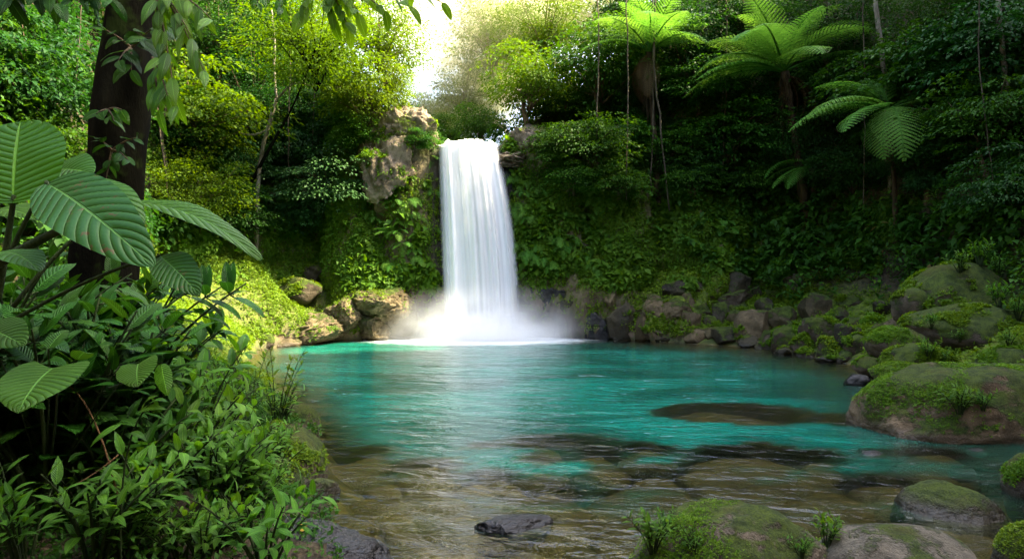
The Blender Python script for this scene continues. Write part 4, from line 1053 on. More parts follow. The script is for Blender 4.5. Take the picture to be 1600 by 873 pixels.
fern('slender tree fern with a few drooping fronds beside the speckled trunk', at(1390, 172, 13.6), 2.0, [(182, 2, 1.1), (194, -16, 1.0), (248, -48, 1.0), (212, -26, .95), (20, 20, .8), (165, 14, .8), (90, 30, .8), (330, -10, .8), (230, -34, .8)], at(1402, 398, 13.8), .04, 6, seed=3, dead=4)
fern('low fern with broad bright fronds right of the big heart leaves', at(1268, 262, 17), 1.5, [(190, -18, 1), (200, -30, .95), (178, -6, .9), (215, -40, .8), (20, 10, .7), (90, 20, .7)], at(1275, 378, 17), .05, seed=5)
for i, (px, py, L, lab) in enumerate([
        (1130, 372, 1.0, 'low fern on the creeper slope below the big heart leaves'), (1075, 330, 1.0, 'fern under the first patch of big heart leaves'),
        (1300, 300, 1.1, 'fern in the shade right of the leaning fern trunk'), (1480, 340, 1.0, 'fern under the broad dark leaves at the right'),
        (1240, 350, 1.1, 'fern at the foot of the largest tree fern'), (880, 350, .9, 'fern growing from the cliff right of the fall'),
        (940, 340, .9, 'fern beside the thin hanging vine\'s end'), (600, 330, .8, 'fern hanging on the left cliff face'), (560, 300, .8, 'fern at the edge of the left cliff face'),
        (630, 300, .7, 'small fern high on the left cliff near the fall'), (610, 380, .8, 'yellowing fern low on the left cliff'), (540, 380, .8, 'sunlit fern on the overhang above the left ledge'),
        (330, 280, 1.0, 'fern in the shade of the sunlit layered tree'), (1560, 330, 1.0, 'fern at the right edge above the creepers'), (455, 385, .9, 'fern on the shaded top of the mossy left bank')]):
    g = ground_at(px, py); g = g + [0, -.1, .1]
    fern(lab, g, L, ring(9, 8, 1, i * 20, 14, i) , None, seed=i, name='fern', cat='fern')
# ================================================================== LEAFY PLANTS
def leaf_surface(L, W, shape='lance', nu=4, nv=10, droop=.8, rise=.2, fold=.15, wavy=.0, seed=0, twist=0.0):
    """A real leaf blade: base at the origin, along +Y, face up. Returns vertices, quads and blade coordinates."""
    r = np.random.default_rng(seed)
    v = np.linspace(0, 1, nv + 1); u = np.linspace(-1, 1, 2 * nu + 1)
    if shape == 'lance': w = np.sin(PI * v ** .8) ** .9 * (1 - .25 * v); lobe = 0
    elif shape == 'oval': w = np.sin(PI * v ** .75) ** .65; lobe = 0
    elif shape == 'strap': w = np.sin(PI * (v * .97 + .03) ** .7) ** .5; lobe = 0
    elif shape == 'round': w = np.sqrt(np.clip(1 - (2 * v - 1) ** 2, 0, 1)) ** .85; lobe = .06
    else: w = np.clip((.55 + .9 * v ** .6) * (1 - v ** 1.5) ** .85, 0, None); w = w / w.max(); lobe = .24     # heart
    w = w / w.max()
    ang = rise - droop * v ** 1.3
    y = np.concatenate([[0], np.cumsum(np.cos((ang[1:] + ang[:-1]) / 2) * np.diff(v))]); z = np.concatenate([[0], np.cumsum(np.sin((ang[1:] + ang[:-1]) / 2) * np.diff(v))])
    VV, UU = np.meshgrid(v, u, indexing='ij'); au = np.abs(UU)
    X = UU * w[:, None] * W / 2
    lb = -lobe * au ** 1.3 * (1 - VV) ** 4 * L
    ph = (VV - .2 * au) * 13 * PI
    up = fold * au * w[:, None] * W * .5 - .35 * fold * au ** 2.4 * w[:, None] * W + wavy * W * au * np.sin(VV * 11 + seed + UU) * .5 + .006 * L * np.abs(np.sin(ph)) ** .6 * np.minimum(au * 4, 1) * w[:, None] * (nv > 60)
    Yc = y[:, None] * L + lb * np.cos(ang)[:, None] - up * np.sin(ang)[:, None]
    Zc = z[:, None] * L + up * np.cos(ang)[:, None] + lb * np.sin(ang)[:, None]
    if twist: X, Zc = X * np.cos(twist * VV) - 0 * Zc, Zc + X * np.sin(twist * VV)
    V = np.stack([X, Yc, Zc], -1).reshape(-1, 3); m = 2 * nu + 1
    Q = [[i * m + j, i * m + j + 1, (i + 1) * m + j + 1, (i + 1) * m + j] for i in range(nv) for j in range(m - 1)]
    return V, np.array(Q), UU.ravel(), VV.ravel()

def shrub_mesh(seed, n_stem, h, leaf, shape='lance', ratio=.34, lean=.55, per=9, droop=.9, leafy=.35, whorl=False, branch=True, thin=1.0):
    r = np.random.default_rng(seed); st = MB(); fo = MB()
    tmpl = [leaf_surface(1, ratio, shape, 2, 7, droop * (.6 + .5 * i / 3), .25, .22, .03, seed + i) for i in range(4)]
    acc = {i: ([], [], [], [], []) for i in range(4)}
    for s in range(n_stem):
        a = r.random() * 2 * PI; hh = h * r.uniform(.55, 1.05); ln = lean * r.uniform(.3, 1.1) * hh
        p0 = np.array([math.cos(a), math.sin(a), 0]) * .05 * r.random(); p2 = p0 + [math.cos(a) * ln, math.sin(a) * ln, hh]
        p1 = p0 + [math.cos(a) * ln * .25, math.sin(a) * ln * .25, hh * .65]
        P = bez(p0, p1, p2, 10); tube(P, np.linspace(.012, .004, 10) * (h / .8) ** .5 * thin, 5, st)
        ax = nrm(np.gradient(P, axis=0)); phi = r.random() * 6
        for k in range(per):
            t = leafy + (1 - leafy) * (k + r.random() * .4) / per; t = min(t, 1)
            if whorl: t = min(1, .72 + .28 * (k // 5 * 5 + 2) / per)
            b = np.array([np.interp(t, np.linspace(0, 1, 10), P[:, i]) for i in range(3)]); x = ax[min(9, int(t * 9))]
            phi += 2.4 if not whorl else 2 * PI / 5 + .3
            e1 = nrm(np.cross(x, [.3, .1, 1.0])); e2 = np.cross(x, e1)
            d = e1 * math.cos(phi) + e2 * math.sin(phi) + x * r.uniform(.25, .8) * (1.3 if k > per - 3 else .8)
            q = acc[r.integers(0, 4)]
            sz = leaf * r.uniform(.6, 1.15) * (1 - .25 * t)
            dn = nrm(d); q[0].append(b + dn * .10 * leaf); q[1].append(dn); q[2].append(np.array([0, 0, 1]) + x * .3 + r.normal(size=3) * .22); q[3].append(sz); q[4].append(np.clip(.15 + .55 * t + r.normal() * .2, 0, 1))
            tube(np.array([b, b + dn * .14 * leaf]), .0025 * (leaf / .15), 4, st)
    for i, q in acc.items():
        if q[0]:
            V, Q, lu, lv = tmpl[i]
            place(fo, V, Q, None, np.array(q[0]), frames(np.array(q[1]), np.array(q[2])), np.array(q[3]), np.array(q[4]), {'lu': lu, 'lv': lv})
    return st.mesh('stem'), fo.mesh('foliage')
SHR = {
    'lance': [shrub_mesh(31 + i, 11, .62, .17, 'lance', .33, .7, 9, .8) for i in range(3)],
    'herb': [shrub_mesh(41 + i, 14, .42, .10, 'lance', .40, .8, 8, .7) for i in range(2)],
    'broad': [shrub_mesh(51 + i, 9, 1.25, .32, 'oval', .40, .55, 8, .9, .35) for i in range(3)],
    'tip': [shrub_mesh(61 + i, 7, 1.15, .30, 'oval', .36, .75, 10, .95, .5, True) for i in range(2)],
    'wisp': [shrub_mesh(71 + i, 6, .95, .115, 'lance', .38, .45, 15, .6, .25, thin=.5) for i in range(2)],
}
# heart-leaved plants on the shaded right slope
def taro_mesh(seed, n, leaf, h):
    r = np.random.default_rng(seed); st = MB(); fo = MB(); tm = [leaf_surface(1, .82, 'heart', 3, 8, .5, .1, .12, .04, seed + i) for i in range(3)]
    for k in range(n):
        a = r.uniform(0, 2 * PI); rr_ = r.uniform(.2, 1.0) * h * .8; p2 = np.array([math.cos(a) * rr_, math.sin(a) * rr_, h * r.uniform(.5, 1.1)])
        tube(bez([0, 0, 0], [p2[0] * .3, p2[1] * .3, p2[2] * .9], p2, 7), np.linspace(.016, .009, 7), 5, st)
        d = np.array([math.cos(a) * .8, math.sin(a) * .8 - .35, -.75]); V, Q, lu, lv = tm[k % 3]
        place(fo, V, Q, None, p2[None], frames(d[None], np.array([[math.cos(a) * .2, -.6, .8]])), np.array([leaf * r.uniform(.7, 1.15)]), np.array([r.random() * .9]), {'lu': lu, 'lv': lv})
    return st.mesh('petiole'), fo.mesh('foliage')
SHR['taro'] = [taro_mesh(81 + i, 13, .50, .8) for i in range(3)]
nshr = [0]
def shrub(kind, label, px, py, Y, size=1.0, leaf='shrub', stem='stem', group=None, rot=None, name='shrub', lift=0.0, cat='shrub', on=None):
    """A shrub whose foot stands on the ground at photo column px, Y metres off (or on the point given)."""
    i = nshr[0]; nshr[0] += 1
    if on is None:
        x = (px - 800) / F * Y; on = np.array([x, Y, hz(x, Y) - .03])
    o = thing(name, label, cat, on, group)
    s, f = SHR[kind][i % len(SHR[kind])]
    for nm, me, mt in (('stem', s, stem), ('foliage', f, leaf)):
        q = link(nm, me, o); omat(q, M[mt])
    o.scale = (size,) * 3; o.rotation_euler = (0, 0, i * 2.1 if rot is None else rot)
    return o
B, LN, HB = 'broad', 'lance', 'herb'
LOW = [
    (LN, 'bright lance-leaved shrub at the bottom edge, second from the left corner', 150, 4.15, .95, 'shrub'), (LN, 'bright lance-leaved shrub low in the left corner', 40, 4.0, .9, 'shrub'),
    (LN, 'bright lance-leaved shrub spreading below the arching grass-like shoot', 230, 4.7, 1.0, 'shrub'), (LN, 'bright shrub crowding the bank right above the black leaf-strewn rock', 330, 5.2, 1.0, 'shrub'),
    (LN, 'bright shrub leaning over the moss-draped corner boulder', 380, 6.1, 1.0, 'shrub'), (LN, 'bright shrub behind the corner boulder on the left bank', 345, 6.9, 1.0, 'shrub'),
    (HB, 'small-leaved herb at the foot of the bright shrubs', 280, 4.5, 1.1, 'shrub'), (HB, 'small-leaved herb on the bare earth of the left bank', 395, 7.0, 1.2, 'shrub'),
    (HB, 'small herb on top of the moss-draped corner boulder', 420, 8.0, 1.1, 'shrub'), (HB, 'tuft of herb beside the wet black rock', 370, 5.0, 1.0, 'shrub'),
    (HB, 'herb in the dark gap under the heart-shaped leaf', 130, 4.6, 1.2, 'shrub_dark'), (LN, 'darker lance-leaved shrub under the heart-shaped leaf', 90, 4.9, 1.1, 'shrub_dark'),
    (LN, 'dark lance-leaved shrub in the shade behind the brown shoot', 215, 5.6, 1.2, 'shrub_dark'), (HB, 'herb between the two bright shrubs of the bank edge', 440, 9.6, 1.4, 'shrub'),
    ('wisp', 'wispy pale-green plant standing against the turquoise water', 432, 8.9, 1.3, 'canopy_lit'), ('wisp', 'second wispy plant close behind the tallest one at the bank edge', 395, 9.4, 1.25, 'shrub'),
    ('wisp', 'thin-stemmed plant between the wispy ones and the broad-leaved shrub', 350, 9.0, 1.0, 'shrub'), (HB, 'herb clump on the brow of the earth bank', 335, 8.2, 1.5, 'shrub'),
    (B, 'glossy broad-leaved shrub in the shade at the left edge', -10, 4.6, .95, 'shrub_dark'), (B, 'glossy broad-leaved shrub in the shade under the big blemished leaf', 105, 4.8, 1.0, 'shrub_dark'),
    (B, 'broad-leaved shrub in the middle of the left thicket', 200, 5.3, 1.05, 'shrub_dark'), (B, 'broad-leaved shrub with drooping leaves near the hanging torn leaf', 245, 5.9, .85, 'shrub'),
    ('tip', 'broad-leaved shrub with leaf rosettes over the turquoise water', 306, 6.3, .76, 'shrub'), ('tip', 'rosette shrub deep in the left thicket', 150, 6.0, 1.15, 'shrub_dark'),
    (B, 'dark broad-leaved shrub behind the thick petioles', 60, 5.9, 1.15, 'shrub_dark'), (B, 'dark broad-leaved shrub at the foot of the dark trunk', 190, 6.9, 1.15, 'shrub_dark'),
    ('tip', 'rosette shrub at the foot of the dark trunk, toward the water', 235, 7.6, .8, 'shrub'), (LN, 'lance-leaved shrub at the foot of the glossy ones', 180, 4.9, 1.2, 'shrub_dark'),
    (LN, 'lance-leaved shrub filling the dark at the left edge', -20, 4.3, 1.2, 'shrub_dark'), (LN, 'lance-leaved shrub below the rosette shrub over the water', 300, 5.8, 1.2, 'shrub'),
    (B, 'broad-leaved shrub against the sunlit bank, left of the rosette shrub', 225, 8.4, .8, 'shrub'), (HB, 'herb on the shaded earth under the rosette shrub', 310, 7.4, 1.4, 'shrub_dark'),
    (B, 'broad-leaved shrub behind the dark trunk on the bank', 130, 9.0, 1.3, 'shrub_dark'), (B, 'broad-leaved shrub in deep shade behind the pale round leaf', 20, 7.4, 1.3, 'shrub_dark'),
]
for kd, lab, px, Y, sz, lf in LOW: shrub(kd, lab, px, 0, Y, sz * (1.28 if kd in ('broad', 'tip') else 1.3 if kd == 'lance' and Y < 7.5 else 1.0), lf)
rs = np.random.default_rng(5)
for q in range(26):
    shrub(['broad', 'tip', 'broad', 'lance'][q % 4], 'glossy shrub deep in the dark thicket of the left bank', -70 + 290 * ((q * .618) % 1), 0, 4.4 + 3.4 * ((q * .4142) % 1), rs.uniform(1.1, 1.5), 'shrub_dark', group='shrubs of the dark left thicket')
for q in range(44):
    shrub(['herb', 'lance'][q % 2], 'small herb on the earth of the left bank edge', 200 + 230 * ((q * .618) % 1), 0, 4.3 + 5.0 * ((q * .4142) % 1), rs.uniform(.8, 1.2), 'shrub', group='herbs of the left bank edge')
for q in range(34):
    px, py = 900 + 720 * ((q * .618) % 1), 300 + 90 * ((q * .4142) % 1)
    shrub(['broad', 'taro', 'tip'][q % 3], 'shaded broad-leaved shrub in the greenery of the right slope', px, py, 0, rs.uniform(.7, 1.1), ['shrub', 'taro', 'shrub'][q % 3], group='broad shrubs of the right slope', on=ground_at(px, py) - [0, 0, .05])

for px, py, sz, lab, lf in [
        (1000, 325, 1.0, 'first patch of big heart leaves, below the thin hanging vine', 'taro'), (1040, 340, .8, 'heart-leaved plant at the curling root\'s end', 'taro'), (955, 360, .75, 'heart-leaved plant low beside the cliff right of the fall', 'taro'),
        (1125, 315, 1.0, 'second patch of big heart leaves, under the largest tree fern', 'taro'), (1165, 320, .9, 'heart-leaved plant right of the second patch', 'taro'), (1010, 375, .7, 'heart-leaved plant on the upper edge of the creepers', 'taro'),
        (1205, 320, .8, 'heart-leaved plant by the leaning fern trunk', 'taro'), (1470, 365, .9, 'shaded plant with broad hanging leaves beside the upright dark hollow', 'shrub_dark'), (1530, 360, 1.0, 'large-leaved plant over the huge mossy outcrop', 'taro'),
        (1585, 350, 1.0, 'large-leaved plant at the right edge over the outcrop', 'taro'), (1420, 345, .8, 'broad-leaved plant in the dark under the slender tree fern', 'shrub_dark'), (345, 340, .8, 'heart-leaved plant in the shade on the left slope', 'taro'),
        (395, 345, .8, 'heart-leaved plant under the pale forked tree', 'taro'), (1085, 395, .6, 'small heart-leaved plant among the creepers', 'taro'), (1345, 375, .8, 'broad-leaved plant in the shade above the grey boulders', 'shrub_dark'),
        (870, 395, .5, 'small heart-leaved plant on the ledge right of the fall', 'taro')]:
    shrub('taro', lab, px, py, 0, sz, lf, on=ground_at(px, py) - [0, 0, .05], name='leafy_plant', cat='plant')

rf = np.random.default_rng(15)
for x0, x1, y0, y1, n, lab, grp in ((565, 685, 255, 430, 30, 'small fern hanging from the mossy cliff left of the fall', 'ferns of the left cliff'), (800, 960, 280, 420, 40, 'small fern hanging from the dark cliff right of the fall', 'ferns of the right cliff')):
    for q in range(n):
        g = ground_at(x0 + (x1 - x0) * ((q * .618) % 1), y0 + (y1 - y0) * ((q * .4142) % 1))
        fern(lab, g + [0, -.1, .05], rf.uniform(.55, .95) * (1.35 if x0 > 700 else 1), [(270 + a, -35 + rf.uniform(-15, 15), rf.uniform(.7, 1.1)) for a in (-75, -40, -10, 25, 55, 85)], None, seed=q, name='fern', cat='fern').__setitem__('group', grp)
# seedlings on the stones
for px, py, Y, sz, lab, k_ in [
        (1500, 645, 10.6, .85, 'young leafy plant growing on the great tan boulder', LN), (1535, 640, 10.65, .6, 'smaller seedling beside the young plant on the great tan boulder', LN), (1030, 810, 4.75, .42, 'bright seedling clump at the shoulder of the lichen-covered rock', HB), (1020, 860, 4.6, .6, 'leafy seedlings at the foot of the lichen-covered rock', LN),
        (1085, 862, 4.6, .45, 'seedlings at the bottom edge in the middle of the lichen-covered rock', HB), (1290, 855, 4.55, .5, 'bright seedling in the gap between the lichen-covered and olive-grey rocks', LN), (1250, 868, 4.6, .4, 'small seedling left of the one in the gap between the rocks', HB), (1450, 560, 16.2, .9, 'small ferny plant over the rounded mossy boulder', LN),
        (1470, 572, 15.9, .8, 'leafy tuft drooping off the rounded mossy boulder', LN), (1455, 512, 17.4, .7, 'seedling in the hollow under the overhanging mossy boulder', LN), (1575, 535, 15.2, .8, 'leafy plant in the dark hollow at the right edge', LN), (1530, 415, 19.2, 1.4, 'leafy creeper plant on top of the huge outcrop', LN),
        (1500, 425, 19.0, 1.1, 'low creeper plant at the crest of the huge outcrop', LN), (1575, 430, 18.8, 1.4, 'bushy creeper plant right of the crest of the huge outcrop', LN), (1560, 480, 17.6, 1.3, 'creeper plant on the right flank of the huge outcrop', LN), (1500, 533, 17.1, .6, 'tiny plant under the overhang, right of the seedling', LN), (1590, 500, 17, 1.2, 'creeper plant at the right edge beside the overhanging boulder', LN)]:
    src = {10.6: 211, 10.65: 211, 4.75: 215, 4.6: 215, 4.55: 216, 16.2: 205, 15.9: 205, 17.4: 203, 15.2: 209, 19.2: 202, 19.0: 202, 18.8: 202, 17.6: 203, 17.1: 203, 17: 203}[Y]
    shrub(k_, lab, px, py, Y, sz, 'shrub', on=on_rock(src, px, py)[0] - [0, 0, .02], name='seedling', cat='plant')

# ------------------------------------------------------------------ the big-leaved plant close by
def blade(name, parent, base, tip, normal, L, W, shape, mat, droop, rise, fold, wavy, seed, nu=8, nv=104, org=None):
    V, Q, lu, lv = leaf_surface(L, W, shape, nu, nv, droop, rise, fold, wavy, seed)
    base = np.asarray(base, float); tip = np.asarray(tip, float)
    # turn the blade so that its own base-tip line lies on the wanted one
    vt = V[nv * (2 * nu + 1) + nu]; ang = math.atan2(vt[2], vt[1])
    fr = frames((tip - base)[None], np.asarray(normal, float)[None])[0]
    ca, sa = math.cos(-ang), math.sin(-ang)
    R = np.array([[1, 0, 0], [0, ca, -sa], [0, sa, ca]])
    k = np.linalg.norm(tip - base) / math.hypot(vt[1], vt[2])
    V = (fr @ (R @ (V * k).T)).T + base - org
    mb = MB(); mb.add(V, Q, lu=lu, lv=lv, rnd=.5)
    return mb.build(name, M[mat], parent)
def petiole(parent, pts, r0, r1, org, mat='stem'):
    return tube(bez(*[np.asarray(p) for p in pts], 16) - org, np.linspace(r0, r1, 16), 9).build('petiole', M[mat], parent)
foot = np.array([at(-10, 480, 3.6)[0], 3.6, hz(at(-10, 480, 3.6)[0], 3.6)])
big = thing('big_leaved_plant', 'large plant with paddle-sized ribbed leaves on thick stalks at the left edge', 'plant', foot)
q = blade('leaf', big, at(74, 287, 3.3), at(240, 417, 2.85), (-.35, -.55, .8), 1, .34, 'oval', 'big_old', .55, .1, .16, .05, 1, org=foot)
q['label'] = 'broad arching leaf with brown torn blotches'
petiole(big, (at(-20, 420, 3.5), at(40, 385, 3.4), at(108, 352, 3.2)), .030, .018, foot)
petiole(big, (at(108, 352, 3.2), at(95, 315, 3.25), at(72, 284, 3.3)), .016, .010, foot)
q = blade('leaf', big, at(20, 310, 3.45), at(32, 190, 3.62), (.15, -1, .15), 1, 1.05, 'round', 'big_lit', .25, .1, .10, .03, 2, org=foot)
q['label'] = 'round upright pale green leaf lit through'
petiole(big, (at(-5, 470, 3.55), at(10, 390, 3.5), at(22, 305, 3.45)), .020, .012, foot)
blade('leaf', big, at(78, 268, 3.75), at(146, 272, 3.6), (-.1, -.7, .7), 1, .75, 'oval', 'big', .5, .2, .12, .04, 3, org=foot)
petiole(big, (at(-5, 440, 3.7), at(40, 340, 3.75), at(80, 270, 3.75)), .014, .009, foot)
blade('leaf', big, at(190, 318, 4.1), at(408, 408, 3.75), (.1, -.35, .95), 1, .19, 'strap', 'big', .75, .25, .22, .07, 4, org=foot)
petiole(big, (at(20, 480, 3.9), at(110, 360, 4.1), at(192, 318, 4.1)), .014, .009, foot)
q = blade('leaf', big, at(250, 400, 3.9), at(312, 462, 3.7), (.2, -.8, .5), 1, .50, 'oval', 'big_old', .6, .1, .15, .05, 5, org=foot)
q['label'] = 'hanging torn dark leaf with brown edges'
petiole(big, (at(20, 500, 3.9), at(160, 420, 4.0), at(250, 400, 3.9)), .012, .008, foot)
blade('leaf', big, at(110, 290, 3.9), at(225, 352, 3.7), (-.2, -.4, .9), 1, .45, 'oval', 'big', .8, .2, .15, .05, 8, org=foot)
blade('leaf', big, at(-5, 395, 3.3), at(62, 425, 3.1), (.2, -.3, .9), 1, .5, 'oval', 'big', .7, .2, .15, .05, 9, org=foot)
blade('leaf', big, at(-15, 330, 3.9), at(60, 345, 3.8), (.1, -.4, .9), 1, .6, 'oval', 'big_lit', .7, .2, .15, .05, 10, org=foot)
foot2 = np.array([at(70, 560, 5.0)[0], 5.0, hz(at(70, 560, 5.0)[0], 5.0)])
hp = thing('heart_leaved_plant', 'plant with one big ribbed heart-shaped leaf pointing down, at the left edge', 'plant', foot2)
blade('leaf', hp, at(82, 575, 3.0), at(28, 645, 2.75), (.05, -.75, .65), 1, 1.12, 'heart', 'big', .55, .1, .12, .03, 6, org=foot2)
petiole(hp, (foot2, at(100, 600, 3.8), at(83, 576, 3.0)), .007, .004, foot2)
blade('leaf', hp, at(75, 545, 3.2), at(105, 515, 3.35), (.1, -.7, .7), 1, .5, 'oval', 'big', .5, .2, .15, .03, 11, org=foot2)
blade('leaf', hp, at(216, 568, 3.6), at(216, 604, 3.45), (.0, -.8, .6), 1, 1.05, 'heart', 'big', .55, .1, .12, .03, 12, org=foot2)
blade('leaf', hp, at(252, 568, 3.6), at(262, 618, 3.55), (.1, -.9, .4), 1, .5, 'oval', 'shrub', .4, .1, .15, .03, 13, org=foot2)
blade('leaf', hp, at(-30, 515, 3.3), at(38, 540, 3.15), (.1, -.6, .8), 1, .65, 'oval', 'big', .6, .2, .12, .03, 14, org=foot2)
petiole(hp, (foot2, at(170, 610, 4.2), at(216, 566, 3.6)), .005, .003, foot2)
petiole(hp, (at(170, 606, 4.1), at(225, 590, 3.8), at(252, 566, 3.6)), .006, .004, foot2)
petiole(hp, (foot2, at(20, 570, 3.9), at(-30, 515, 3.3)), .005, .003, foot2)
petiole(hp, (foot2, at(80, 580, 3.9), at(75, 545, 3.2)), .005, .003, foot2)
# the brown shoot and the long grass-like shoot
f3 = np.array([at(190, 760, 4.1)[0], 4.1, hz(at(190, 760, 4.1)[0], 4.1)])
gs = thing('grass_shoot', 'arching shoot with long narrow leaves above the bright shrubs', 'plant', f3)
petiole(gs, (f3, at(180, 680, 4.1), at(235, 630, 4.0)), .006, .004, f3)
for k, (a, bb, nn_) in enumerate([((190, 662), (140, 700), (0, -.6, .8)), ((215, 645), (262, 640), (0, -.6, .8)), ((205, 675), (230, 690), (0, -.5, .9)), ((235, 630), (262, 628), (0, -.4, .9)), ((222, 640), (248, 618), (0, -.6, .8))]):
    blade('leaf', gs, at(*a, 4.05), at(*bb, 3.95), nn_, 1, .22, 'lance', 'shrub', .9, .4, .2, 0, 20 + k, 3, 12, f3)
f4 = np.array([at(200, 780, 4.4)[0], 4.4, hz(at(200, 780, 4.4)[0], 4.4)])
bs = thing('bare_shoot', 'bare reddish-brown shoot arching up out of the bright shrubs', 'twig', f4)
tube(bez(f4, at(165, 640, 4.4), at(105, 600, 4.5), 14) - f4, np.linspace(.008, .004, 14), 6).build('stem', M['stem_red'], bs)
tube(bez(at(185, 710, 4.4), at(150, 740, 4.3), at(120, 755, 4.2), 8) - f4, np.linspace(.005, .003, 8), 5).build('side_twig', M['stem_red'], bs)
# leaves lying on the wet black rock
for i, (px, py, c_, lab) in enumerate([(418, 838, 'a', 'yellow leaf on the upper slope of the wet black rock'), (432, 850, 'b', 'brown leaf beside the yellow one on the wet black rock'), (450, 862, 'b', 'large brown leaf low on the wet black rock'), (470, 832, 'a', 'small yellow leaf at the crest of the wet black rock'),
        (458, 858, 'a', 'orange-yellow leaf next to the large brown one on the wet black rock')]):
    V, Q, lu, lv = leaf_surface(.13, .06, 'oval', 3, 8, .9, .3, .3, .1, i)
    mm = 'fallen_' + c_
    if mm not in M: M[mm] = leaf_mat('fallen_leaf_' + ('yellow' if c_ == 'a' else 'brown'), (.45, .25, .02) if c_ == 'a' else (.16, .08, .03), (.50, .36, .04) if c_ == 'a' else (.30, .15, .06), .2, veins=True)
    mb = MB(); mb.add(V, Q, lu=lu, lv=lv, rnd=.6); hp_, hn_ = on_rock(217, px, py); o = tag(mb.build('fallen_leaf', M[mm], loc=hp_ + hn_ * .012), lab, 'leaf'); o.rotation_euler = (Vector(hn_).to_track_quat('Z', 'Y').to_matrix() @ Matrix.Rotation(i * 1.9, 3, 'Z')).to_euler()

# ------------------------------------------------------------------ the dark trunk and what grows on it
tb_ = at(158, 420, 7.2); tb_[2] = hz(tb_[0], 7.2) - .1
dk = thing('leaning_tree', 'massive dark mossy trunk leaning out of the thicket, upper left', 'tree', tb_)
n = 34; tt = np.linspace(0, 1, n); p0, p1, p2 = tb_, at(165, 270, 7.2), at(225, -120, 7.4)
P = bez(p0, p1, p2, n)
tube(P - tb_, .31 - .05 * tt + .22 * np.exp(-tt * 9), 40, wob=.22, seed=3).build('trunk', M['bark'], dk)
lv_, wd_, hc_ = CROWN['round'][0]
for nm, me, mt in (('crown', lv_, 'canopy_dark'), ('branchwork', wd_, 'bark')):
    q = link(nm, me, dk); omat(q, M[mt]); q.location = P[-1] - tb_ + [-1.6, 1.2, 2.6]; q.scale = (1.25, 1.25, 1.0)
def spray(label, anchor, pts, leaf, shape, ratio, mat, seed, n=14, cat='plant', name='epiphyte', hang=.6, nn=(0, -.5, .8)):
    """Leaves along a few hanging twigs."""
    r = np.random.default_rng(seed); anchor = np.asarray(anchor); o = thing(name, label, cat, anchor); st = MB(); fo = MB()
    tm = [leaf_surface(1, ratio, shape, 3, 9, .7, .15, .2, .04, seed + i) for i in range(3)]
    for p in pts:
        p = np.asarray(p); m = (anchor + p) / 2 + [0, 0, .12 * np.linalg.norm(p - anchor)]
        B_ = bez(anchor, m, p, 12); tube(B_ - anchor, np.linspace(.014, .004, 12), 6, st)
        for k in range(n):
            t = .2 + .8 * (k + .5) / n; b = B_[min(11, int(t * 11.99))]; ax = nrm(B_[-1] - B_[0])
            sd = nrm(np.cross(ax, [.1, .2, 1])) * (1 if k % 2 else -1) * r.uniform(.5, 1)
            d = sd + ax * r.uniform(.3, 1.0) + np.array([0, 0, -hang * r.uniform(.5, 1.4)]) + r.normal(size=3) * .2
            V, Q, lu, lv = tm[k % 3]
            place(fo, V, Q, None, (b - anchor)[None], frames(d[None], (np.array(nn) + r.normal(size=3) * .3)[None]), np.array([leaf * r.uniform(.7, 1.15)]), np.array([r.random() * .9]), {'lu': lu, 'lv': lv})
    st.build('stem', M['bark_brown'], o); fo.build('foliage', M[mat], o)
    return o
spray('leafy branch hanging from the top across the sunlit leaves, right of the dark trunk', at(240, -25, 6.4), [at(300, 60, 6.1), at(318, 110, 6.0), at(255, 90, 6.2), at(275, 165, 6.1), at(330, 30, 6.0)], .30, 'lance', .30, 'shrub', 5, 10, 'branch', 'hanging_branch', 1.3, (0, -.8, .5))
spray('lower tip of drooping leaves beside the dark trunk', at(238, 90, 6.5), [at(248, 170, 6.3), at(262, 150, 6.2)], .28, 'lance', .30, 'shrub', 6, 7, 'branch', 'hanging_branch', 1.5, (0, -.8, .5))
spray('leafy epiphyte perched high on the dark trunk', at(205, 75, 6.75), [at(160, 45, 6.5), at(185, 95, 6.4), at(235, 60, 6.5), at(205, 110, 6.45), at(250, 40, 6.5)], .24, 'oval', .45, 'shrub_dark', 7, 5, 'plant', 'epiphyte', .4)
spray('climber clinging to the middle of the dark trunk', at(175, 235, 6.85), [at(150, 215, 6.7), at(200, 250, 6.6), at(165, 285, 6.7), at(215, 215, 6.7)], .15, 'oval', .5, 'shrub_dark', 13, 6, 'plant', 'epiphyte', .5)
spray('small epiphyte with three leaves lower on the dark trunk', at(168, 172, 6.75), [at(150, 178, 6.55), at(178, 190, 6.5), at(190, 172, 6.55)], .17, 'oval', .5, 'shrub', 8, 3, 'plant', 'epiphyte', .5)
spray('backlit leafy branch hanging into the top of the picture before the sky gap', at(500, -40, 6.0), [at(470, 20, 5.9), at(520, 28, 5.9), at(560, 22, 5.8), at(600, 16, 5.8), at(640, 10, 5.8), at(545, 45, 5.9), at(690, 4, 5.9)], .19, 'oval', .42, 'young', 9, 11, 'branch', 'overhanging_branch', .7, (0, -.6, .7))  # its leaf colour carries the painted backlight
spray('leafy tip at the top edge between the dark trunk and the overhanging branch', at(420, -40, 6.5), [at(400, 10, 6.3), at(365, 5, 6.3), at(440, 12, 6.3)], .16, 'oval', .42, 'shrub', 10, 10, 'branch', 'overhanging_branch', .8)
spray('dark leaves hanging into the upper left corner', at(30, -60, 6.0), [at(15, 0, 6.0), at(60, -5, 6.0), at(90, 5, 6.0)], .22, 'oval', .42, 'shrub_dark', 11, 10, 'branch', 'overhanging_branch', .8)
spray('dark leaves at the top edge left of the dark trunk', at(140, -60, 6.4), [at(120, -5, 6.4), at(150, 6, 6.4), at(175, 0, 6.3)], .2, 'oval', .42, 'shrub_dark', 12, 9, 'branch', 'overhanging_branch', .8)
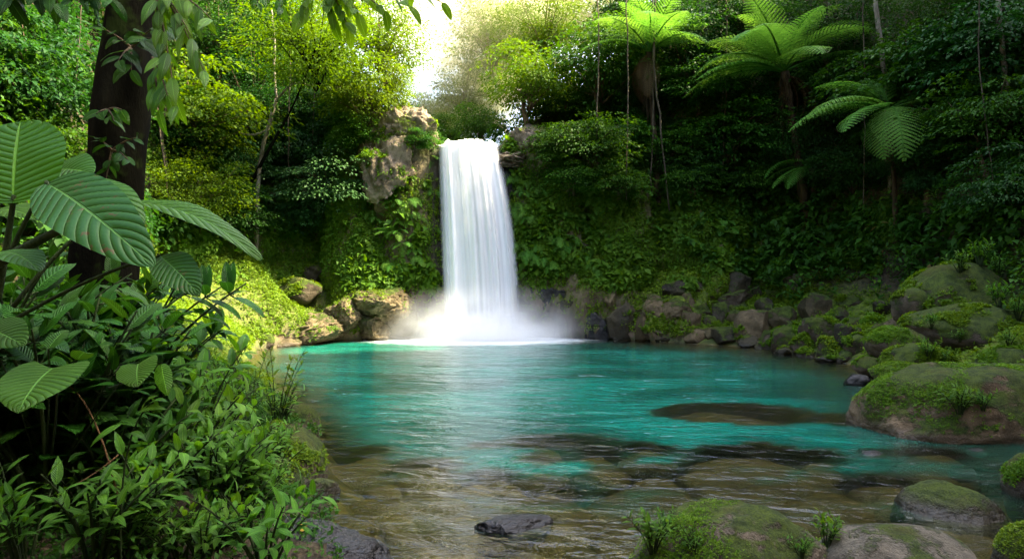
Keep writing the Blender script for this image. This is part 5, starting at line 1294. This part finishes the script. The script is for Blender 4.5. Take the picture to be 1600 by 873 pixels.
# moss, litter and little plants on the left bank
nb = tcen; wb = in_view(nb, 80) * (nb[:, 1] < 13) * (nb[:, 0] < -1.2) * (nb[:, 2] > .25)
P, N, k = sample(wb * (.5 + clump), 14000, r4)
mb = MB(); sprigs(mb, P, N, r4, .045, .1, .09, .05, .7, 5)
tag(mb.build('bank_groundcover', M['under']), kind='stuff')
# ================================================================== AIR, LIGHT, CAMERA
mist((-1.2, 28.2, .02), (4.9, 1.9, 2.6), MIST)
mist((-1.25, 28.0, .02), (2.5, 1.2, 1.2), MIST * 3.5)
# mist ball added for a golden glow above the fall, its colour warmed
gm = NT('glow_mist'); Pm = gm.n('ShaderNodeTexCoord').outputs['Object']
gx_, gy_, gz_ = gm.sep(Pm)
rm = gm.math('SQRT', gm.math('ADD', gm.math('ADD', gm.math('POWER', gx_, 2.0), gm.math('POWER', gy_, 2.0)), gm.math('POWER', gz_, 2.0)))
dm = gm.math('MULTIPLY', gm.math('POWER', gm.math('SUBTRACT', 1.0, rm, True), 1.5), GLOW)
vm = gm.n('ShaderNodeVolumePrincipled', {'Color': (1.0, .93, .66, 1), 'Anisotropy': .2, 'Density': dm})
V, T = BALL[3]; mb = MB(); mb.add(V, None, T)
o = tag(mb.build('mist', gm.out(None, vm.outputs[0]), loc=at(745, 0, 43)), kind='stuff'); o.scale = (15, 10, 12)

SUN_EL, SUN_AZ = math.radians(53), math.radians(86)      # azimuth from +Y towards +X
w = bpy.data.worlds.new('World'); bpy.context.scene.world = w; w.use_nodes = True
nt = w.node_tree; nt.nodes.clear()
sky = nt.nodes.new('ShaderNodeTexSky'); sky.sky_type = 'NISHITA'; sky.sun_disc = False
sky.sun_elevation = SUN_EL; sky.sun_rotation = SUN_AZ; sky.air_density = 1.0; sky.dust_density = 4.5; sky.ozone_density = 1.0
bg = nt.nodes.new('ShaderNodeBackground'); bg.inputs['Strength'].default_value = SKY
nt.links.new(sky.outputs[0], bg.inputs[0]); wo = nt.nodes.new('ShaderNodeOutputWorld'); nt.links.new(bg.outputs[0], wo.inputs[0])
sl = bpy.data.lights.new('sun', 'SUN'); sl.energy = SUN; sl.angle = math.radians(.6); sl.color = (1.0, .86, .56)
so = bpy.data.objects.new('sun', sl); C.objects.link(so)
sd = Vector((math.sin(SUN_AZ) * math.cos(SUN_EL), math.cos(SUN_AZ) * math.cos(SUN_EL), math.sin(SUN_EL)))
so.rotation_euler = sd.to_track_quat('Z', 'Y').to_euler()
cam = bpy.data.cameras.new('camera'); cam.lens = 24; cam.sensor_width = 36; cam.clip_end = 600; cam.clip_start = .05
co = bpy.data.objects.new('camera', cam); C.objects.link(co); co.location = (0, 0, CAMZ); co.rotation_euler = (PI / 2, 0, 0)
sc = bpy.context.scene; sc.camera = co
sc.render.engine = 'CYCLES'
sc.view_settings.view_transform = 'Standard'; sc.view_settings.look = 'None'; sc.view_settings.gamma = 1; sc.view_settings.use_curve_mapping = False
sc.view_settings.exposure = EXPO
cy = sc.cycles; cy.use_denoising = True; cy.use_adaptive_sampling = False; cy.max_bounces = 10; cy.diffuse_bounces = 3; cy.glossy_bounces = 3; cy.transmission_bounces = 4; cy.volume_bounces = 5; cy.transparent_max_bounces = 12
cy.volume_step_rate = 2; cy.volume_max_steps = 128
cy.sample_clamp_indirect = 6
